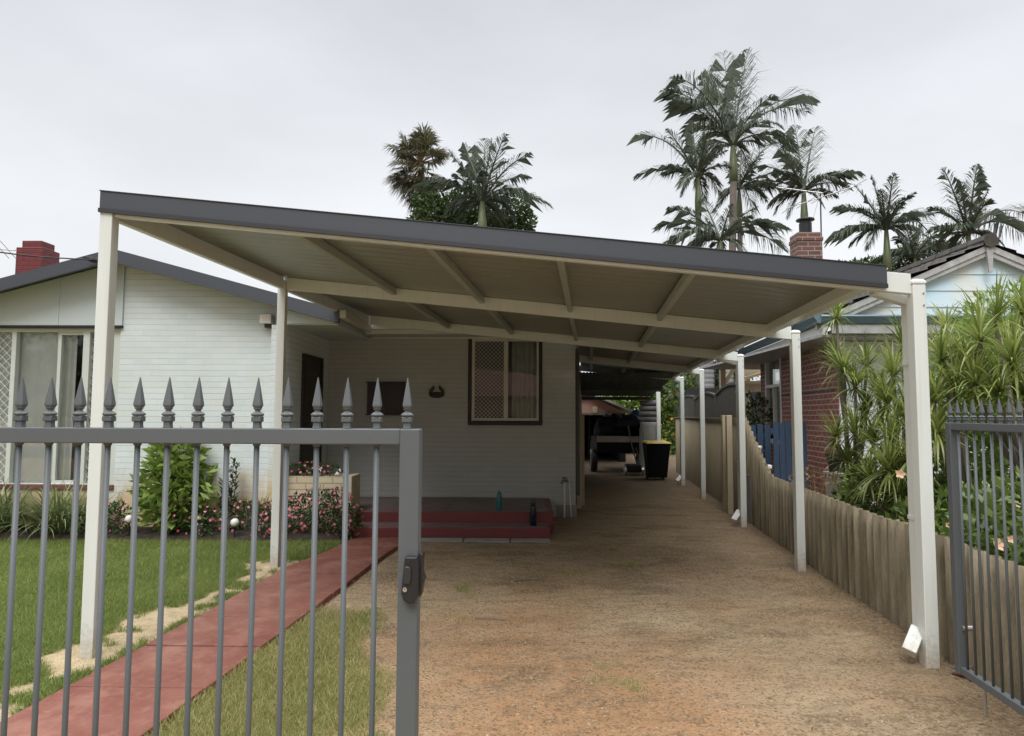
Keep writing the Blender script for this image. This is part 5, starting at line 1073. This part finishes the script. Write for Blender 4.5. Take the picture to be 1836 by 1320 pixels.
# ------------------------------------------------------------------ trees and palms behind
def frond(P0, P1, lift, name, rt, mat, lw=.9, n=40, droopiness=.6):
    P0 = np.array(P0); P1 = np.array(P1); ch = P1-P0; L = np.linalg.norm(ch); C = P0+ch*.45+np.array([0, 0, L*lift]); t_ = np.linspace(0, 1, 13)[:, None]
    cur = lambda u: (1-u)**2*P0+2*u*(1-u)*C+u*u*P1; tan = lambda u: unit(2*(1-u)*(C-P0)+2*u*(P1-C))
    b = MB().tube([tuple(q) for q in cur(t_)], list(np.linspace(.045, .008, 13)), 5); nv = len(b.v)
    u = np.linspace(.10, 1, n)[:, None]; u = np.repeat(u, 2, 0); sg = np.tile([1, -1], n)[:, None]; p_ = cur(u); T = tan(u)
    side = np.cross(T, np.array([0, 0, 1.0])); bad = np.linalg.norm(side, axis=1) < .15; side[bad] = np.cross(T[bad], np.array([.5, -1.0, 0])); side = unit(side); upv = np.cross(side, T)
    l = lw*L*.34*(np.sin(np.pi*(.12+.86*u))**.7)*(.85+.3*rng.random(u.shape)); ang = .16+.42*(1-u)+.12*rng.random(u.shape)
    D = unit(side*sg*np.sin(ang+.35)+T*np.cos(ang)+upv*.25+rng.normal(size=p_.shape)*.10); tip = p_+D*l+np.array([0, 0, -1.0])*l*droopiness*(.4+.4*rng.random(u.shape))
    md = p_+D*l*.55+np.array([0, 0, -1.0])*l*.08; wn = unit(np.cross(D, upv+rng.normal(size=p_.shape)*.3))*(.032+.008*L)*.20
    V = np.stack([p_-wn*.4, p_+wn*.4, md+wn, tip, md-wn], 1).reshape(-1, 3); m_ = len(p_)
    keep = rng.random(m_) > .14; V = V.reshape(m_, 5, 3)[keep].reshape(-1, 3); m_ = int(keep.sum())
    k = nv+np.arange(m_)[:, None]*5; faces = b.f+[tuple(int(v) for v in (r+np.array([0, 1, 2, 3, 4]))) for r in k]
    b.v += [tuple(q) for q in V]; b.f = faces; return b.build(name, mat, rt)
def palm(label, trunk_px, crown, tips, Y, tw, base_z=0, lw=1.12, shaft=1.3, n=54, droop=1.0, mat=None):
    cpt = AY(crown[0], crown[1], Y); tb = AY(trunk_px, 460, Y); rt = root('palm_tree', label, 'palm', (tb[0], Y, 0), 'palms behind the carport')
    r = tw/FPX*Y/2; top = cpt-np.array([0, 0, shaft]); pts = [(tb[0], Y, 0), ((tb[0]+top[0])/2, Y, top[2]*.55), (top[0]*.8+tb[0]*.2, Y, top[2]*.85), tuple(top)]
    zz = np.linspace(0, top[2], 46); xx = np.interp(zz, [q[2] for q in pts], [q[0] for q in pts]); rr = r*(1.12-.2*zz/top[2])*(1+.05*(np.arange(46) % 2))
    MB().tube([(x, Y, z) for x, z in zip(xx, zz)], list(rr), 10).build('trunk', m_trunk, rt)
    MB().tube([tuple(top), tuple(top*.6+cpt*.4), tuple(cpt)], [r*1.15, r*1.2, r*.6], 10).build('crownshaft', m_shaft, rt, smooth=True)
    for (px, py) in tips:
        d_ = math.hypot(px-crown[0], py-crown[1])/FPX*Y; e_ = AY(px, py, Y+random.uniform(-.75, .75)*d_)
        rise = (crown[1]-py)/max(math.hypot(px-crown[0], py-crown[1]), 1); lf = .10 if rise > .8 else (.30 if rise > -.2 else .48)
        frond(cpt, e_, lf*random.uniform(.8, 1.2), 'frond', rt, mat or m_palm, lw, n, droop)
    rad = np.mean([math.hypot(a-crown[0], c-crown[1]) for a, c in tips])/FPX*Y
    for k in range(5):
        az = 6.283*k/5+random.uniform(-.3, .3); el = random.uniform(-.55, .9); d = np.array([math.cos(az)*math.cos(el), math.sin(az)*math.cos(el), math.sin(el)])
        frond(cpt, cpt+d*rad*random.uniform(.7, .95), .4 if el < .3 else .2, 'frond', rt, mat or m_palm, lw, n, droop)
    return rt
palm('tallest palm, with a tall ringed trunk above the others', 1304, (1314, 262), [(1341, 90), (1297, 95), (1268, 128), (1208, 138), (1190, 162), (1203, 178), (1452, 180), (1444, 200), (1388, 172), (1368, 262), (1266, 292), (1345, 305), (1230, 225), (1322, 140)], 24, 13)
palm('palm left of the tallest palm, with fronds reaching furthest left', 1250, (1251, 318), [(1240, 218), (1196, 232), (1143, 246), (1140, 316), (1272, 228), (1300, 262), (1222, 352), (1292, 350), (1190, 300), (1310, 300), (1262, 240)], 22, 10)
palm('palm right of the tallest palm, above the brick chimney', 1444, (1441, 345), [(1386, 236), (1425, 226), (1462, 230), (1398, 268), (1352, 330), (1388, 385), (1546, 312), (1522, 338), (1478, 372), (1362, 300), (1500, 352), (1412, 392)], 23, 11)
palm('shorter palm close behind the tallest palm trunk', 1325, (1325, 340), [(1366, 272), (1382, 252), (1300, 290), (1374, 362), (1288, 372), (1398, 312), (1352, 388), (1330, 270), (1410, 345)], 27, 9)
palm('low palm spreading wide fronds behind the carport roof', 1292, (1292, 432), [(1180, 408), (1188, 442), (1200, 372), (1258, 356), (1412, 412), (1402, 446), (1372, 396), (1312, 366), (1228, 468), (1345, 470)], 21, 11)
palm('palm between the brick chimney and the blue gable, on twin trunks', 1586, (1589, 412), [(1562, 316), (1602, 312), (1640, 346), (1496, 372), (1490, 428), (1532, 332), (1668, 384), (1662, 424), (1556, 448), (1684, 444), (1632, 452), (1580, 340)], 20, 11)
MB_ = None
palm('palm directly behind the blue gable peak', 1738, (1736, 420), [(1692, 302), (1752, 296), (1772, 342), (1666, 372), (1678, 438), (1838, 384), (1840, 424), (1800, 440), (1668, 412), (1722, 330), (1790, 390)], 20, 12)
palm('small palm low between the two right hand palms', 1640, (1640, 462), [(1604, 424), (1722, 446), (1652, 402), (1600, 470), (1690, 420), (1625, 410), (1560, 470), (1700, 480)], 22, 8, shaft=.8)
palm('palm over the middle of the carport roof with a pale trunk', 857, (865, 362), [(905, 242), (882, 250), (950, 276), (946, 318), (984, 366), (772, 326), (745, 334), (805, 270), (832, 258), (925, 396), (798, 384), (905, 398), (870, 250)], 22, 15)
# fan palm on the left
def fan_palm(label, px, py, Y, rad):
    c = AY(px, py, Y); rt = root('fan_palm', label, 'palm', (c[0], Y, 0)); MB().tube([(c[0], Y, 0), (c[0], Y, c[2]*.6), (c[0], Y, c[2])], [.22, .18, .12], 10).build('trunk', m_bark, rt)
    Vs, Fs, off = [], [], 0; b = MB()
    for k in range(80):
        el = random.uniform(-1.3, 1.5); az = random.uniform(0, 6.283); d = np.array([math.cos(az)*math.cos(el), math.sin(az)*math.cos(el), math.sin(el)]); pl_ = rad*random.uniform(.18, .62)
        h = c+d*pl_+np.array([0, 0, -.38 if el < 0 else .12])+rng.normal(size=3)*.10; b.tube([tuple(c), tuple(h)], [.02, .012], 4); s_ = unit(np.cross(d, [0, 0, 1.0])[None])[0]; u_ = np.cross(s_, d)
        nn = 34; th = (np.linspace(-1.3, 1.3, nn)+rng.normal(size=nn)*.06)[:, None]; D = d*np.cos(th)+s_*np.sin(th)+u_*.15; ln = rad*.60*(.75+.3*rng.random((nn, 1)))*(1-.12*np.abs(th))
        tip = h+D*ln+np.array([0, 0, -1.0])*ln*(.10+.35*rng.random((nn, 1))); md = h+D*ln*.6; wd = (s_*np.cos(th)-d*np.sin(th))*.022
        V = np.stack([np.repeat(h[None], nn, 0), md+wd, tip, md-wd], 1).reshape(-1, 3); Vs.append(V); Fs.append(np.arange(nn*4).reshape(nn, 4)+off); off += nn*4
    npmesh('leaves', np.concatenate(Vs), np.concatenate(Fs), m_fan, rt); b.build('leaf_stalks', m_dry, rt)
fan_palm('bushy fan palm left of the middle palm, with brown hanging leaves', 755, 292, 25, 1.28)
def tree(name, label, c, blobs, n, L, W, mat, grp=None, tr_=.2):
    rt = root(name, label, 'tree', c, grp); foliage('crown', blobs, n, L, W, mat, rt, .2, .9); b = MB()
    for q in blobs[:7]: b.tube([c, (c[0]*.5+q[0]*.5, c[1]*.5+q[1]*.5, q[2]*.6), q[:3]], [tr_, tr_*.6, .02], 7)
    b.build('trunk', m_bark, rt); return rt
bl = []
for px, py, r in ((780, 385, .8), (820, 375, .8), (860, 395, .9), (905, 385, .9), (930, 400, .6), (800, 410, .9), (870, 420, 1.0), (765, 360, .5), (760, 405, .6), (920, 420, .7), (840, 350, .5)): c = AY(px, py, 24); bl.append((*c, r, r, r*.75))
tree('leafy_tree', 'round leafy tree below the middle palm over the carport roof', (bl[2][0], 24, 0), bl, 9000, .16, .09, m_leafd)
bl = []
for px, py, r in ((1120, 735, 1.3), (1160, 715, 1.4), (1140, 690, 1.2), (1195, 690, 1.4), (1140, 790, 1.3), (1190, 800, 1.3), (1240, 780, 1.3), (1210, 760, 1.2), (1235, 680, 1.3), (1220, 720, 1.2), (1100, 755, 1.1), (1175, 665, 1.0)): c = AY(px, py, 30); bl.append((*c, r, r, r*.8))
rt = tree('flowering_tree', 'tree with orange blossoms at the end of the driveway', (bl[1][0], 30, 0), bl, 14000, .20, .10, m_leafy); flowers(rt, bl, 420, .09, m_orange)
bl = []
for px, py, r in ((1275, 690, .9), (1300, 715, .9), (1290, 660, .8), (1320, 680, .8), (1250, 700, 1.0)): c = AY(px, py, 22); bl.append((*c, r, r, r))
tree('dark_tree', 'dark loose tree behind the lattice screens', (bl[0][0], 22, 0), bl, 2600, .15, .08, m_leafd)
bl = []
for px, py, r in ((1640, 470, 1.0), (1680, 465, .9), (1610, 480, .8), (1560, 490, .8), (1520, 490, .6)): c = AY(px, py, 23); bl.append((*c, r, r, r*.6))
tree('back_tree', "bushy green tree top just above the neighbour's tiled roof", (bl[0][0], 23, 0), bl, 3500, .16, .08, m_leafd)
for px, lab in ((1268, 'pale slatted trunk seen left between the carport posts'), (1302, 'pale slatted trunk seen right between the carport posts')):
    c = AY(px, 680, 20.5); b = MB(); zz = np.linspace(0, 4.2, 60); b.tube([(c[0], 20.5, z) for z in zz], [.20+.012*(i % 2) for i in range(60)], 10); tag(b.build('bare_palm', M('grey_ringed_trunk', (.26, .26, .27), .8, (.17, .17, .18)), None, origin=(c[0], 20.5, 0)), lab, 'palm trunk', 'ringed trunks behind the lattice')
